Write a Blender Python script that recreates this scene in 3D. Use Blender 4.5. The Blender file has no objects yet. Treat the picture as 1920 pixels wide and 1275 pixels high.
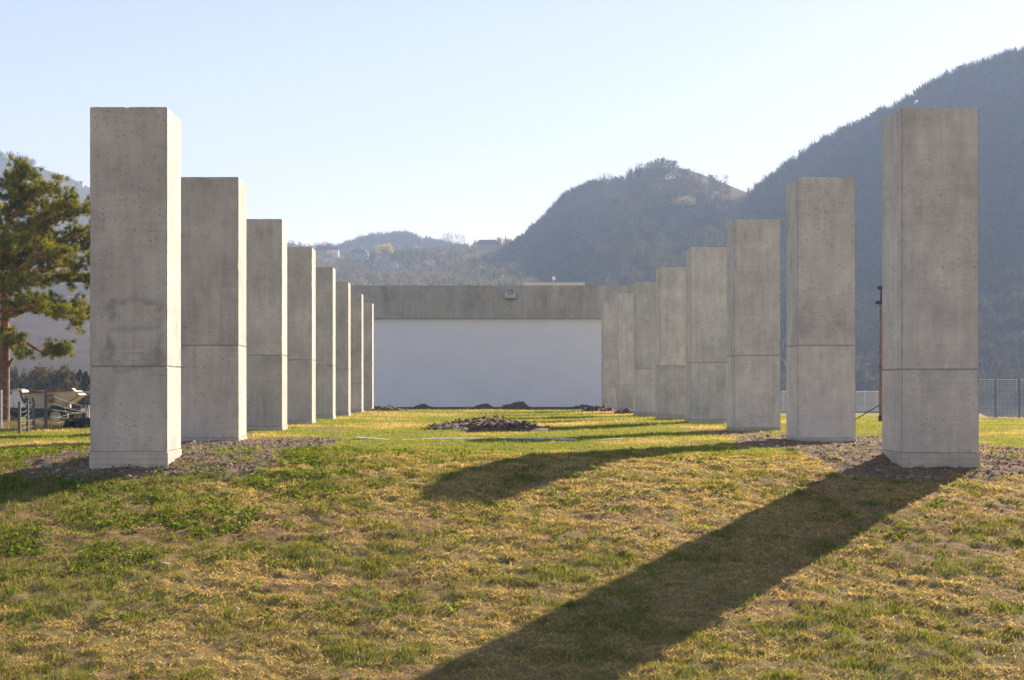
import bpy, bmesh, math, random
import numpy as np
from mathutils import Vector, Matrix

random.seed(7)
rng = np.random.default_rng(7)
R = math.radians
scene = bpy.context.scene
C = scene.collection

# ------------------------------------------------------------------ camera
EYE = 1.17
cd = bpy.data.cameras.new('camera')
cam = bpy.data.objects.new('camera', cd)
C.objects.link(cam)
cam.location = (0, 0, EYE)
cam.rotation_euler = (R(90), 0, 0)
cd.sensor_width = 36
cd.lens = 56.25
cd.shift_x = 0.0417
cd.shift_y = 0.0456
cd.clip_start = 0.1
cd.clip_end = 20000
scene.camera = cam

# ------------------------------------------------------------------ sky, sun, exposure
SUN_DIR = Vector((7.1, 9.8, 5.56)).normalized()          # towards the sun
sun_el = math.asin(SUN_DIR.z)
sun_az = math.atan2(SUN_DIR.x, SUN_DIR.y)                # from +Y towards +X
w = bpy.data.worlds.new('World')
scene.world = w
w.use_nodes = True
nt = w.node_tree
nt.nodes.clear()
sky = nt.nodes.new('ShaderNodeTexSky')
sky.sky_type = 'NISHITA'
sky.sun_disc = False
sky.sun_elevation = sun_el
sky.sun_rotation = sun_az
sky.altitude = 500
sky.air_density = 1.2
sky.dust_density = 0.3
sky.ozone_density = 1.2
bg = nt.nodes.new('ShaderNodeBackground')
bg.inputs['Strength'].default_value = 0.05
wo = nt.nodes.new('ShaderNodeOutputWorld')
tint = nt.nodes.new('ShaderNodeVectorMath')
tint.operation = 'MULTIPLY'
tint.inputs[1].default_value = (1.22, .975, .98)         # camera white balance of the sky light
nt.links.new(sky.outputs[0], tint.inputs[0])
nt.links.new(tint.outputs[0], bg.inputs[0])
nt.links.new(bg.outputs[0], wo.inputs[0])

sd = bpy.data.lights.new('sun', 'SUN')
sd.energy = 5.0
sd.angle = R(0.53)
sd.color = (1.0, 0.84, 0.66)
so = bpy.data.objects.new('sun', sd)
C.objects.link(so)
so.rotation_euler = (-SUN_DIR).to_track_quat('-Z', 'Y').to_euler()
so.location = (60, 80, 60)

scene.render.engine = 'CYCLES'
scene.cycles.use_denoising = True
scene.cycles.max_bounces = 6
scene.cycles.diffuse_bounces = 3
scene.cycles.glossy_bounces = 2
scene.cycles.transmission_bounces = 4
scene.cycles.volume_bounces = 1
scene.cycles.transparent_max_bounces = 8
scene.view_settings.view_transform = 'Standard'
scene.view_settings.look = 'None'
scene.view_settings.gamma = 1
scene.view_settings.use_curve_mapping = False
scene.view_settings.exposure = 1.63


def at(px, py, Y):
    """world point seen at photograph pixel (px, py) at depth Y"""
    return Vector(((px - 880) / 3000 * Y, Y, EYE + (725 - py) / 3000 * Y))


# ------------------------------------------------------------------ noise fields
_tab = rng.random((256, 256))


def vnoise(x, y, seed=0):
    x = np.asarray(x, float) + seed * 17.37
    y = np.asarray(y, float) + seed * 9.71
    xi = np.floor(x).astype(int)
    yi = np.floor(y).astype(int)
    fx = x - xi
    fy = y - yi
    fx = fx * fx * (3 - 2 * fx)
    fy = fy * fy * (3 - 2 * fy)
    a = _tab[xi & 255, yi & 255]
    b = _tab[(xi + 1) & 255, yi & 255]
    c = _tab[xi & 255, (yi + 1) & 255]
    d = _tab[(xi + 1) & 255, (yi + 1) & 255]
    return (a * (1 - fx) + b * fx) * (1 - fy) + (c * (1 - fx) + d * fx) * fy


def fbm(x, y, octs=4, seed=0):
    s = 0
    amp = 0.5
    tot = 0
    for i in range(octs):
        s = s + amp * vnoise(x * 2 ** i, y * 2 ** i, seed + i * 3)
        tot += amp
        amp *= 0.5
    return s / tot


def sstep(a, b, x):
    t = np.clip((np.asarray(x, float) - a) / (b - a), 0, 1)
    return t * t * (3 - 2 * t)


# ------------------------------------------------------------------ terrain height and ground cover
_py = np.array([-400, 1, 8, 10, 16, 20.5, 22.3, 23.9, 24.8, 25.6, 26.4, 30, 33, 41, 50, 58, 70, 83, 95, 108, 150, 200, 5000.])
_pz = np.array([-.45, -.45, -2.4, -2.7, -1.76, -.88, -.54, -.25, -.10, -.01, .03, .04, .03, .02, .01, -.03, -.06, -.08, -.25, -.38, -1.1, -1.3, -1.3])
_fy = np.concatenate([np.arange(-60, 130, .1), np.arange(130, 5000, 10)])
_fz = np.interp(_fy, _py, _pz)
_k = np.ones(13) / 13
_sm = np.convolve(np.pad(_fz, 6, mode='edge'), _k, 'valid')
_fz = np.where(_fy < 129, _sm, _fz)


def ground_z(x, y):
    x = np.asarray(x, float)
    y = np.asarray(y, float)
    z = np.interp(y, _fy, _fz)
    z = z - 0.38 * sstep(45, 74, y) * sstep(9, 17, np.abs(x - 1)) * (1 - sstep(100, 150, y))
    z = z - 8.5 * sstep(127, 155, y) * sstep(10, 15, x) * (1 - sstep(1500, 1700, y))
    z = z - 8.5 * sstep(0, 12, x - (24.8 + (y - 82) * .335)) * sstep(84, 97, y) * (1 - sstep(127, 155, y))
    near = 1 - sstep(110, 160, y)
    z = z + near * (fbm(x * .22, y * .22, 2, 5) - .5) * .10 * sstep(22, 30, y)
    z = z + near * (fbm(x * .8, y * .8, 2, 6) - .5) * .07
    z = z + (1 - sstep(30, 60, y)) * ((fbm(x * 4.2, y * 4.2, 3, 8) - .5) * .085 + (fbm(x * 11, y * 11, 2, 9) - .5) * .035)
    # spoil banked against the two nearest columns
    for cx in (-5.3, 7.3):
        d = np.sqrt(((x - cx) / 1.6) ** 2 + ((y - 26.6) / 1.4) ** 2)
        z = z + .07 * np.exp(-d * d)
    return z


def dirt_mask(x, y):
    """1 = bare stony soil, 0 = turf"""
    n = fbm(x * .55, y * .55, 4, 20)
    n2 = fbm(x * 2.2, y * 2.2, 3, 24)
    l = 1 - sstep(1.1, 2.7, np.abs(x + 5.0 - .4 * sstep(26, 30, y)))
    r = 1 - sstep(1.2, 3.0, np.abs(x - 7.6))
    band = sstep(23.4, 24.6, y - .35 * (n2 - .5) * 4) * (1 - .45 * sstep(31, 38, y)) * (1 - .55 * sstep(40, 56, y))
    m = np.maximum(l, r) * band
    m = m + (n - .5) * .9 + (n2 - .5) * .45
    return sstep(.42, .62, m)


def bare_mask(x, y):
    """thin brown patches in the sloping turf"""
    n = fbm(x * .7, y * 1.0, 4, 31)
    return sstep(.53, .66, n)


# ------------------------------------------------------------------ mesh helpers
def tag(o, label=None, cat=None, group=None, kind=None):
    if label:
        o['label'] = label
    if cat:
        o['category'] = cat
    if group:
        o['group'] = group
    if kind:
        o['kind'] = kind
    return o


def link(name, me, mat, parent=None):
    o = bpy.data.objects.new(name, me)
    C.objects.link(o)
    if mat is not None and not me.materials:
        me.materials.append(mat)
    if parent is not None:
        o.parent = parent
    return o


def empty(name, loc=(0, 0, 0), rz=0):
    o = bpy.data.objects.new(name, None)
    C.objects.link(o)
    o.location = loc
    o.rotation_euler = (0, 0, rz)
    o.empty_display_size = .2
    return o


def np_mesh(name, V, F, col=None, smooth=False):
    V = np.asarray(V, np.float32)
    F = np.asarray(F, np.int32)
    me = bpy.data.meshes.new(name)
    k = F.shape[1]
    me.vertices.add(len(V))
    me.vertices.foreach_set('co', V.ravel())
    me.loops.add(F.size)
    me.loops.foreach_set('vertex_index', F.ravel())
    me.polygons.add(len(F))
    me.polygons.foreach_set('loop_start', np.arange(0, F.size, k, dtype=np.int32))
    me.polygons.foreach_set('loop_total', np.full(len(F), k, np.int32))
    if smooth:
        me.polygons.foreach_set('use_smooth', np.ones(len(F), bool))
    if col is not None:
        a = me.attributes.new('tint', 'FLOAT_COLOR', 'POINT')
        c4 = np.ones((len(V), 4), np.float32)
        c4[:, :3] = col
        a.data.foreach_set('color', c4.ravel())
    me.update(calc_edges=True)
    return me


def add_box(bm, x0, x1, y0, y1, z0, z1):
    vs = [bm.verts.new(p) for p in ((x0, y0, z0), (x1, y0, z0), (x1, y1, z0), (x0, y1, z0),
                                     (x0, y0, z1), (x1, y0, z1), (x1, y1, z1), (x0, y1, z1))]
    for f in ((0, 3, 2, 1), (4, 5, 6, 7), (0, 1, 5, 4), (1, 2, 6, 5), (2, 3, 7, 6), (3, 0, 4, 7)):
        bm.faces.new([vs[i] for i in f])
    return vs


def box_obj(name, b, mat, parent=None, bevel=0.0, segs=1):
    bm = bmesh.new()
    add_box(bm, *b)
    if bevel:
        bmesh.ops.bevel(bm, geom=bm.edges[:], offset=bevel, segments=segs, affect='EDGES', profile=.5)
    me = bpy.data.meshes.new(name)
    bm.to_mesh(me)
    bm.free()
    return link(name, me, mat, parent)


def prism(bm, pts, y0, y1, inset=0):
    """closed polygon in XZ extruded along Y"""
    a = [bm.verts.new((x, y0, z)) for x, z in pts]
    b = [bm.verts.new((x, y1, z)) for x, z in pts]
    n = len(pts)
    bm.faces.new(a)
    bm.faces.new(b[::-1])
    for i in range(n):
        j = (i + 1) % n
        bm.faces.new((a[j], a[i], b[i], b[j]))


def bm_obj(name, bm, mat, parent=None, smooth=False):
    bmesh.ops.recalc_face_normals(bm, faces=bm.faces[:])
    me = bpy.data.meshes.new(name)
    bm.to_mesh(me)
    bm.free()
    if smooth:
        for p in me.polygons:
            p.use_smooth = True
    return link(name, me, mat, parent)


def tube_arrays(segs, sides=5):
    """segs: list of (p0, p1, r0, r1) -> verts, quads"""
    P0 = np.array([s[0] for s in segs], float)
    P1 = np.array([s[1] for s in segs], float)
    R0 = np.array([s[2] for s in segs], float)
    R1 = np.array([s[3] for s in segs], float)
    d = P1 - P0
    d /= np.linalg.norm(d, axis=1, keepdims=True) + 1e-9
    ref = np.where(np.abs(d[:, 2:3]) < .9, np.array([[0, 0, 1.]]), np.array([[1., 0, 0]]))
    u = np.cross(d, ref)
    u /= np.linalg.norm(u, axis=1, keepdims=True)
    v = np.cross(d, u)
    n = len(segs)
    V = np.zeros((n, 2 * sides, 3))
    for k in range(sides):
        a = 2 * math.pi * k / sides
        o = u * math.cos(a) + v * math.sin(a)
        V[:, k] = P0 + o * R0[:, None]
        V[:, sides + k] = P1 + o * R1[:, None]
    base = (np.arange(n) * 2 * sides)[:, None, None]
    f = np.array([[k, (k + 1) % sides, sides + (k + 1) % sides, sides + k] for k in range(sides)])[None]
    return V.reshape(-1, 3), (base + f).reshape(-1, 4)


def tube_obj(name, segs, mat, parent=None, sides=5, smooth=True):
    V, F = tube_arrays(segs, sides)
    return link(name, np_mesh(name, V, F, smooth=smooth), mat, parent)


def poly_segs(pts, r0, r1):
    n = len(pts) - 1
    return [(pts[i], pts[i + 1], r0 + (r1 - r0) * i / n, r0 + (r1 - r0) * (i + 1) / n) for i in range(n)]


# ------------------------------------------------------------------ materials
def newmat(name):
    m = bpy.data.materials.new(name)
    m.use_nodes = True
    t = m.node_tree
    t.nodes.clear()
    out = t.nodes.new('ShaderNodeOutputMaterial')
    return m, t, out


class NB:
    def __init__(self, t):
        self.t = t

    def n(self, typ, **kw):
        x = self.t.nodes.new(typ)
        for k, v in kw.items():
            setattr(x, k, v)
        return x

    def l(self, a, b):
        self.t.links.new(a, b)

    def math(self, op, a, b=None, clamp=False):
        x = self.n('ShaderNodeMath', operation=op, use_clamp=clamp)
        for i, s in enumerate((a, b)):
            if s is None:
                continue
            if isinstance(s, (int, float)):
                x.inputs[i].default_value = s
            else:
                self.l(s, x.inputs[i])
        return x.outputs[0]

    def noise(self, vec, scale, detail=4, rough=.55):
        x = self.n('ShaderNodeTexNoise')
        x.inputs['Scale'].default_value = scale
        x.inputs['Detail'].default_value = detail
        x.inputs['Roughness'].default_value = rough
        if vec is not None:
            self.l(vec, x.inputs['Vector'])
        return x.outputs['Fac']

    def mapr(self, v, a, b, c, d, smooth=False):
        x = self.n('ShaderNodeMapRange')
        if smooth:
            x.interpolation_type = 'SMOOTHSTEP'
        for i, s in zip((1, 2, 3, 4), (a, b, c, d)):
            x.inputs[i].default_value = s
        self.l(v, x.inputs[0])
        return x.outputs[0]

    def mix(self, fac, a, b, mode='MIX'):
        x = self.n('ShaderNodeMix', data_type='RGBA', blend_type=mode)
        for s, i in ((fac, 0), (a, 6), (b, 7)):
            if isinstance(s, (int, float)):
                x.inputs[i].default_value = s
            elif isinstance(s, tuple):
                x.inputs[i].default_value = (*s, 1)
            else:
                self.l(s, x.inputs[i])
        return x.outputs[2]

    def ramp(self, fac, stops):
        x = self.n('ShaderNodeValToRGB')
        e = x.color_ramp.elements
        while len(e) < len(stops):
            e.new(.5)
        for s, (p, c) in zip(e, stops):
            s.position = p
            s.color = (*c, 1)
        self.l(fac, x.inputs[0])
        return x.outputs[0]

    def scale(self, vec, s):
        x = self.n('ShaderNodeVectorMath', operation='MULTIPLY')
        self.l(vec, x.inputs[0])
        x.inputs[1].default_value = s
        return x.outputs[0]


def simple(name, col, rough=.7, var=.15, scale=8, metal=0, bump=0):
    m, t, out = newmat(name)
    b = NB(t)
    p = b.n('ShaderNodeBsdfPrincipled')
    p.inputs['Roughness'].default_value = rough
    p.inputs['Metallic'].default_value = metal
    tc = b.n('ShaderNodeTexCoord')
    f = b.noise(tc.outputs['Object'], scale, 5)
    lo = tuple(c * (1 - var) for c in col)
    hi = tuple(min(1, c * (1 + var)) for c in col)
    b.l(b.mix(b.mapr(f, .3, .7, 0, 1), lo, hi), p.inputs['Base Color'])
    if bump:
        bp = b.n('ShaderNodeBump')
        bp.inputs['Strength'].default_value = bump
        bp.inputs['Distance'].default_value = .02
        b.l(f, bp.inputs['Height'])
        b.l(bp.outputs[0], p.inputs['Normal'])
    b.l(p.outputs[0], out.inputs[0])
    return m


def concrete(name, base=(.48, .458, .42), stain=False, boards=False, scale=1.0):
    m, t, out = newmat(name)
    b = NB(t)
    p = b.n('ShaderNodeBsdfPrincipled')
    p.inputs['Roughness'].default_value = .85
    p.inputs['Specular IOR Level'].default_value = .25
    tc = b.n('ShaderNodeTexCoord')
    obj = tc.outputs['Object']
    oi = b.n('ShaderNodeObjectInfo')
    off = b.n('ShaderNodeVectorMath', operation='MULTIPLY_ADD')
    cmb = b.n('ShaderNodeCombineXYZ')
    b.l(oi.outputs['Random'], cmb.inputs[0])
    b.l(oi.outputs['Random'], cmb.inputs[1])
    b.l(oi.outputs['Random'], cmb.inputs[2])
    b.l(cmb.outputs[0], off.inputs[0])
    off.inputs[1].default_value = (53, 31, 77)
    b.l(obj, off.inputs[2])
    v = off.outputs[0]
    big = b.noise(v, 1.1 * scale, 5, .6)
    mid = b.noise(b.scale(v, (1, 1, .55)), 4.0 * scale, 6, .65)
    hor = b.noise(b.scale(v, (.6, .6, 9)), 2.2 * scale, 4, .6)
    ver = b.noise(b.scale(v, (5, 5, .35)), 1.6 * scale, 4, .6)
    fine = b.noise(v, 60 * scale, 3, .7)
    f = b.math('ADD', b.math('MULTIPLY', big, .42), b.math('MULTIPLY', mid, .30))
    f = b.math('ADD', f, b.math('MULTIPLY', hor, .12))
    f = b.math('ADD', f, b.math('MULTIPLY', ver, .22))
    f = b.math('ADD', f, b.math('MULTIPLY', fine, .10))
    f = b.mapr(f, .46, .71, 0, 1)
    dark = tuple(c * k for c, k in zip(base, (.66, .66, .67)))
    light = tuple(c * k for c, k in zip(base, (1.22, 1.21, 1.20)))
    col = b.mix(f, dark, light)
    # each pour a little lighter or darker
    col = b.mix(1, col, b.mix(oi.outputs['Random'], (.90, .90, .90), (1.07, 1.07, 1.07)), 'MULTIPLY')
    # warm / cool drift
    drift = b.noise(v, .6 * scale, 2)
    col = b.mix(b.mapr(drift, .35, .65, 0, .35), col, tuple(c * k for c, k in zip(base, (1.03, 1.0, .93))))
    # blow holes
    vo = b.n('ShaderNodeTexVoronoi', feature='F1')
    vo.inputs['Scale'].default_value = 16 * scale
    b.l(v, vo.inputs['Vector'])
    sep = b.n('ShaderNodeSeparateColor')
    b.l(vo.outputs['Color'], sep.inputs[0])
    dens = b.mapr(b.noise(v, 1.6 * scale, 3), .42, .66, .90, .45)
    keep = b.math('GREATER_THAN', sep.outputs[0], dens)
    size = b.math('MULTIPLY', sep.outputs[1], .26)
    hole = b.math('MULTIPLY', keep, b.math('LESS_THAN', vo.outputs['Distance'], size))
    hole2 = b.math('MULTIPLY', hole, .75)
    col = b.mix(hole2, col, tuple(c * .35 for c in base))
    # scattered honeycomb scuffs, drawn out sideways
    sc = b.noise(b.scale(v, (1, 1, 2.4)), 9 * scale, 5, .75)
    scm = b.math('MULTIPLY', b.mapr(sc, .55, .66, 0, .65), b.mapr(b.noise(v, .9 * scale, 2), .40, .55, 0, 1))
    col = b.mix(scm, col, tuple(c * .5 for c in base))
    if boards:
        s3 = b.n('ShaderNodeSeparateXYZ')
        b.l(obj, s3.inputs[0])
        wv = b.n('ShaderNodeTexWave', wave_type='BANDS', bands_direction='Z')
        wv.inputs['Scale'].default_value = 3.6
        wv.inputs['Distortion'].default_value = 1.2
        wv.inputs['Detail Scale'].default_value = .6
        b.l(obj, wv.inputs['Vector'])
        col = b.mix(b.mapr(wv.outputs['Fac'], .3, .9, 0, .35), col, tuple(c * k for c, k in zip(base, (.72, .68, .60))))
    if stain:
        s3 = b.n('ShaderNodeSeparateXYZ')
        dis = b.n('ShaderNodeVectorMath', operation='MULTIPLY_ADD')
        nz = b.n('ShaderNodeTexNoise')
        nz.inputs['Scale'].default_value = 3
        nz.inputs['Detail'].default_value = 4
        b.l(obj, nz.inputs['Vector'])
        b.l(nz.outputs['Color'], dis.inputs[0])
        dis.inputs[1].default_value = (.34, 0, .34)
        b.l(obj, dis.inputs[2])
        b.l(dis.outputs[0], s3.inputs[0])
        qx = b.math('MAXIMUM', b.math('SUBTRACT', b.math('ABSOLUTE', b.math('SUBTRACT', s3.outputs[0], .28)), .22), 0)
        qz = b.math('MAXIMUM', b.math('SUBTRACT', b.math('ABSOLUTE', b.math('SUBTRACT', s3.outputs[2], 2.16)), .36), 0)
        d = b.math('SQRT', b.math('ADD', b.math('MULTIPLY', qx, qx), b.math('MULTIPLY', qz, qz)))
        ring = b.mapr(b.math('ABSOLUTE', b.math('SUBTRACT', d, .17)), .0, .11, 1, 0, True)
        brk = b.mapr(b.noise(v, 3.2, 4), .36, .58, 0, .75)
        # three fainter horizontal bands inside
        bands = b.mapr(b.noise(b.scale(v, (.5, .5, 5)), 1.4, 3), .52, .66, 0, .4)
        ins = b.math('MULTIPLY', b.mapr(d, .12, .2, 1, 0), bands)
        mk = b.math('MAXIMUM', b.math('MULTIPLY', ring, brk), ins)
        col = b.mix(mk, col, tuple(c * k for c, k in zip(base, (.52, .53, .52))))
    b.l(col, p.inputs['Base Color'])
    h = b.math('SUBTRACT', b.math('MULTIPLY', fine, .25), b.math('MULTIPLY', hole, 1.0))
    h = b.math('ADD', h, b.math('MULTIPLY', mid, .6))
    bp = b.n('ShaderNodeBump')
    bp.inputs['Strength'].default_value = .35
    bp.inputs['Distance'].default_value = .006
    b.l(h, bp.inputs['Height'])
    b.l(bp.outputs[0], p.inputs['Normal'])
    b.l(p.outputs[0], out.inputs[0])
    return m


def leafmat(name, trans=.45, col=None, var=.3, rough=.6, tcol=None):
    """tint attribute (or plain colour) with light passing through the leaf"""
    m, t, out = newmat(name)
    b = NB(t)
    if col is None:
        a = b.n('ShaderNodeAttribute', attribute_name='tint')
        c = a.outputs['Color']
    else:
        g = b.n('ShaderNodeNewGeometry')
        c = b.mix(g.outputs['Random Per Island'], tuple(x * (1 - var) for x in col), tuple(x * (1 + var) for x in col))
    d = b.n('ShaderNodeBsdfDiffuse')
    tr = b.n('ShaderNodeBsdfTranslucent')
    b.l(c, d.inputs[0])
    tc2 = b.mix(1.0, c, tcol or (1.35, 1.2, .7), 'MULTIPLY')
    b.l(tc2, tr.inputs[0])
    mx = b.n('ShaderNodeMixShader')
    mx.inputs[0].default_value = trans
    b.l(d.outputs[0], mx.inputs[1])
    b.l(tr.outputs[0], mx.inputs[2])
    b.l(mx.outputs[0], out.inputs[0])
    return m


def ground_material():
    m, t, out = newmat('turf_and_soil')
    b = NB(t)
    p = b.n('ShaderNodeBsdfPrincipled')
    p.inputs['Roughness'].default_value = .95
    p.inputs['Specular IOR Level'].default_value = .1
    a = b.n('ShaderNodeAttribute', attribute_name='tint')
    tc = b.n('ShaderNodeTexCoord')
    n1 = b.noise(tc.outputs['Object'], 9, 6, .7)
    n2 = b.noise(tc.outputs['Object'], 45, 4, .7)
    c = b.mix(b.mapr(n1, .3, .7, 0, 1), (.62, .6, .58), (1.35, 1.32, 1.28))
    c2 = b.mix(b.mapr(n2, .3, .7, 0, 1), (.6, .6, .6), (1.4, 1.4, 1.4))
    col = b.mix(1, a.outputs['Color'], c, 'MULTIPLY')
    col = b.mix(1, col, c2, 'MULTIPLY')
    b.l(col, p.inputs['Base Color'])
    bp = b.n('ShaderNodeBump')
    bp.inputs['Strength'].default_value = .8
    bp.inputs['Distance'].default_value = .03
    b.l(b.math('ADD', n1, b.math('MULTIPLY', n2, .5)), bp.inputs['Height'])
    b.l(bp.outputs[0], p.inputs['Normal'])
    b.l(p.outputs[0], out.inputs[0])
    return m


def hill_material(name, terr=0.0, cols=None, patch=None):
    m, t, out = newmat(name)
    b = NB(t)
    d = b.n('ShaderNodeBsdfDiffuse')
    tc = b.n('ShaderNodeTexCoord')
    o = tc.outputs['Object']
    n1 = b.noise(o, .012, 6, .65)
    n2 = b.noise(o, .12, 4, .7)
    col = b.ramp(b.math('ADD', b.math('MULTIPLY', n1, .65), b.math('MULTIPLY', n2, .35)),
                 cols or [(.3, (.045, .05, .03)), (.5, (.085, .07, .05)), (.7, (.12, .10, .07))])
    if terr:
        s = b.n('ShaderNodeSeparateXYZ')
        b.l(o, s.inputs[0])
        wob = b.noise(o, .004, 4)
        zz = b.math('ADD', s.outputs[2], b.math('MULTIPLY', wob, 26))
        fr = b.math('FRACT', b.math('MULTIPLY', zz, .085))
        line = b.math('MULTIPLY', b.mapr(fr, 0, .10, 1, 0), b.mapr(b.noise(o, .009, 3), .42, .58, 0, 1))
        col = b.mix(b.math('MULTIPLY', line, terr), col, (.36, .28, .20))
    if patch:
        x0, x1, z0, c0, c1 = patch
        s = b.n('ShaderNodeSeparateXYZ')
        b.l(o, s.inputs[0])
        wob = b.math('MULTIPLY', b.math('SUBTRACT', b.noise(o, .02, 4), .5), 40)
        mx = b.math('MULTIPLY', b.mapr(b.math('ADD', s.outputs[0], wob), x0 - 4, x0 + 4, 0, 1), b.mapr(b.math('ADD', s.outputs[0], wob), x1 - 4, x1 + 4, 1, 0))
        mz = b.mapr(b.math('ADD', s.outputs[2], wob), z0 - 4, z0 + 4, 0, 1)
        rows = b.math('FRACT', b.math('MULTIPLY', s.outputs[2], .16))
        pc = b.mix(b.mapr(rows, .0, .45, 1, 0), c0, c1)
        col = b.mix(b.math('MULTIPLY', mx, mz), col, pc)
    b.l(col, d.inputs[0])
    b.l(d.outputs[0], out.inputs[0])
    return m


M = {}
M['concrete'] = concrete('concrete')
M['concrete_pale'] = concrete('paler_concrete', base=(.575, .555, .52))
M['concrete_stain'] = concrete('concrete_with_damp_stain', stain=True)
M['arris'] = simple('darker_concrete_arris', (.36, .335, .305), .9, .4, 5)  # chamfer faces, darker than the column concrete
M['plinth'] = concrete('board_marked_concrete', base=(.50, .465, .415), boards=True)
M['lintel'] = concrete('lintel_concrete', base=(.42, .405, .375), scale=.45)
M['joint'] = simple('joint_grey', (.40, .38, .35), .9)  # joint's own grey, slightly darker than the column concrete
M['white'] = simple('white_render', (.78, .78, .83), .75, .03, .7)
M['skirt'] = simple('dark_skirting', (.10, .10, .105), .8)
M['soil'] = simple('heaped_soil', (.095, .060, .037), .95, .45, 5, bump=1)
M['stone'] = leafmat('pale_stone', trans=0)
M['ground'] = ground_material()
M['blade'] = leafmat('grass_blade', trans=.5)
M['weed'] = leafmat('weed_leaf', trans=.45)
M['bark'] = simple('pine_bark', (.16, .085, .055), .9, .5, 7, bump=1)
M['bark_orange'] = simple('orange_pine_bark', (.34, .15, .07), .85, .45, 6, bump=.8)
M['needle'] = leafmat('pine_needles', trans=.35)
M['twig'] = simple('bare_twigs', (.10, .085, .072), .9, .25, .5)
M['galv'] = simple('galvanised_steel', (.42, .43, .44), .5, .15, 12, metal=.3)
M['galv_dark'] = simple('weathered_steel', (.10, .105, .115), .6, .2, 12)
M['wire'] = simple('fence_wire', (.26, .255, .25), .45, .1, 10, metal=.3)
M['pale_mesh'] = simple('pale_galvanised_mesh', (.62, .62, .62), .6, .05, 5)
M['kerb'] = simple('pinkish_kerb', (.45, .33, .28), .9, .1, 4)
M['wood_pole'] = simple('brown_timber', (.23, .14, .09), .85, .3, 6)
M['iron'] = simple('black_iron', (.025, .025, .028), .6)
M['timber_white'] = simple('bleached_edging', (.70, .68, .63), .8, .2, 6)
M['cream'] = simple('dusty_cream_paint', (.46, .40, .31), .7, .22, 3, bump=.2)
M['cabwhite'] = simple('white_paint', (.70, .69, .66), .5, .08, 5)
M['rust'] = simple('rusty_steel', (.17, .075, .045), .85, .4, 7)
M['red'] = simple('faded_red_paint', (.38, .08, .04), .7, .3, 8)
M['tyre'] = simple('black_rubber', (.022, .021, .02), .85, .4, 10)
M['glass'] = simple('dark_window_glass', (.02, .03, .06), .08, .1, 3)
M['sticker'] = simple('dark_sticker', (.03, .035, .03), .6)
M['thuja'] = leafmat('thuja_foliage', trans=.2, col=(.028, .042, .022), var=.5)
M['hazeltree'] = leafmat('sparse_tree_foliage', trans=.35, col=(.095, .085, .055), var=.4)
M['yellow'] = leafmat('yellow_willow_leaves', trans=.45, col=(.42, .36, .05), var=.3)
M['orange'] = leafmat('orange_blossom', trans=.4, col=(.55, .33, .04), var=.3)
M['blossom'] = leafmat('pale_blossom', trans=.4, col=(.30, .26, .20), var=.25)
M['evergreen'] = leafmat('dark_evergreen', trans=.2, col=(.035, .05, .03), var=.4)
M['twigmass'] = leafmat('twig_mass', trans=.2, col=(.09, .075, .06), var=.4)
M['housewall'] = simple('pale_house_wall', (.36, .33, .30), .85, .1, .4)
M['whitewall'] = simple('white_house_wall', (.8, .79, .77), .85, .05, .4)
M['roof'] = simple('brown_tiled_roof', (.17, .105, .08), .85, .2, 1.5)
M['creamslab'] = simple('cream_parapet', (.72, .64, .54), .8, .08, 1)
M['forest'] = leafmat('forest_crowns', trans=.3)
M['hill_dark'] = hill_material('wooded_slope')
M['hill_hut'] = hill_material('wooded_slope_with_vineyard', patch=(122, 188, 96, (.12, .10, .075), (.20, .17, .13)))
M['hill_vine'] = hill_material('vineyard_slope', terr=.85, cols=[(.3, (.055, .05, .042)), (.5, (.085, .072, .06)), (.7, (.125, .105, .085))])
M['hill_mid'] = hill_material('village_slope', cols=[(.3, (.09, .08, .05)), (.5, (.15, .125, .08)), (.7, (.22, .185, .12))])

# ------------------------------------------------------------------ ground sheet
def graded(a, b, step, lo, hi, g=1.09):
    mid = np.arange(a, b + step / 2, step)
    s, v, up = step, b, []
    while v < hi:
        s *= g
        v += s
        up.append(v)
    s, v, dn = step, a, []
    while v > lo:
        s *= g
        v -= s
        dn.append(v)
    return np.array(dn[::-1] + list(mid) + up)


gx = graded(-9.5, 11.5, .05, -1050, 1050)
gy = graded(14.5, 32, .05, -280, 1800, 1.03)
GX, GY = np.meshgrid(gx, gy)
GZ = ground_z(GX, GY)
nx, ny = len(gx), len(gy)
gv = np.stack([GX, GY, GZ], -1).reshape(-1, 3)
ii = np.arange(nx * ny).reshape(ny, nx)
gf = np.stack([ii[:-1, :-1], ii[:-1, 1:], ii[1:, 1:], ii[1:, :-1]], -1).reshape(-1, 4)
dm = dirt_mask(GX, GY)[..., None]
bm_ = bare_mask(GX, GY)[..., None]
turf = np.array([.215, .170, .066])
bare = np.array([.235, .155, .072])
gcol = turf + (bare - turf) * bm_
plat = (sstep(26, 30, GY))[..., None]
lawn_n = fbm(GX * .35, GY * .35, 3, 40)[..., None]
lawn = np.array([.17, .165, .04]) + (np.array([.30, .21, .09]) - np.array([.17, .165, .04])) * sstep(.52, .74, lawn_n)
gcol = gcol * (1 - plat) + lawn * plat
dirtc = np.array([.185, .130, .092]) * (.75 + .5 * fbm(GX * 3, GY * 3, 3, 44))[..., None]
gcol = gcol * (1 - dm) + dirtc * dm
farm = (sstep(115, 160, GY))[..., None]
gcol = gcol * (1 - farm) + np.array([.06, .06, .032]) * farm
ground = link('ground', np_mesh('ground', gv, gf, gcol.reshape(-1, 3), True), M['ground'])
tag(ground, kind='structure')

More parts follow.
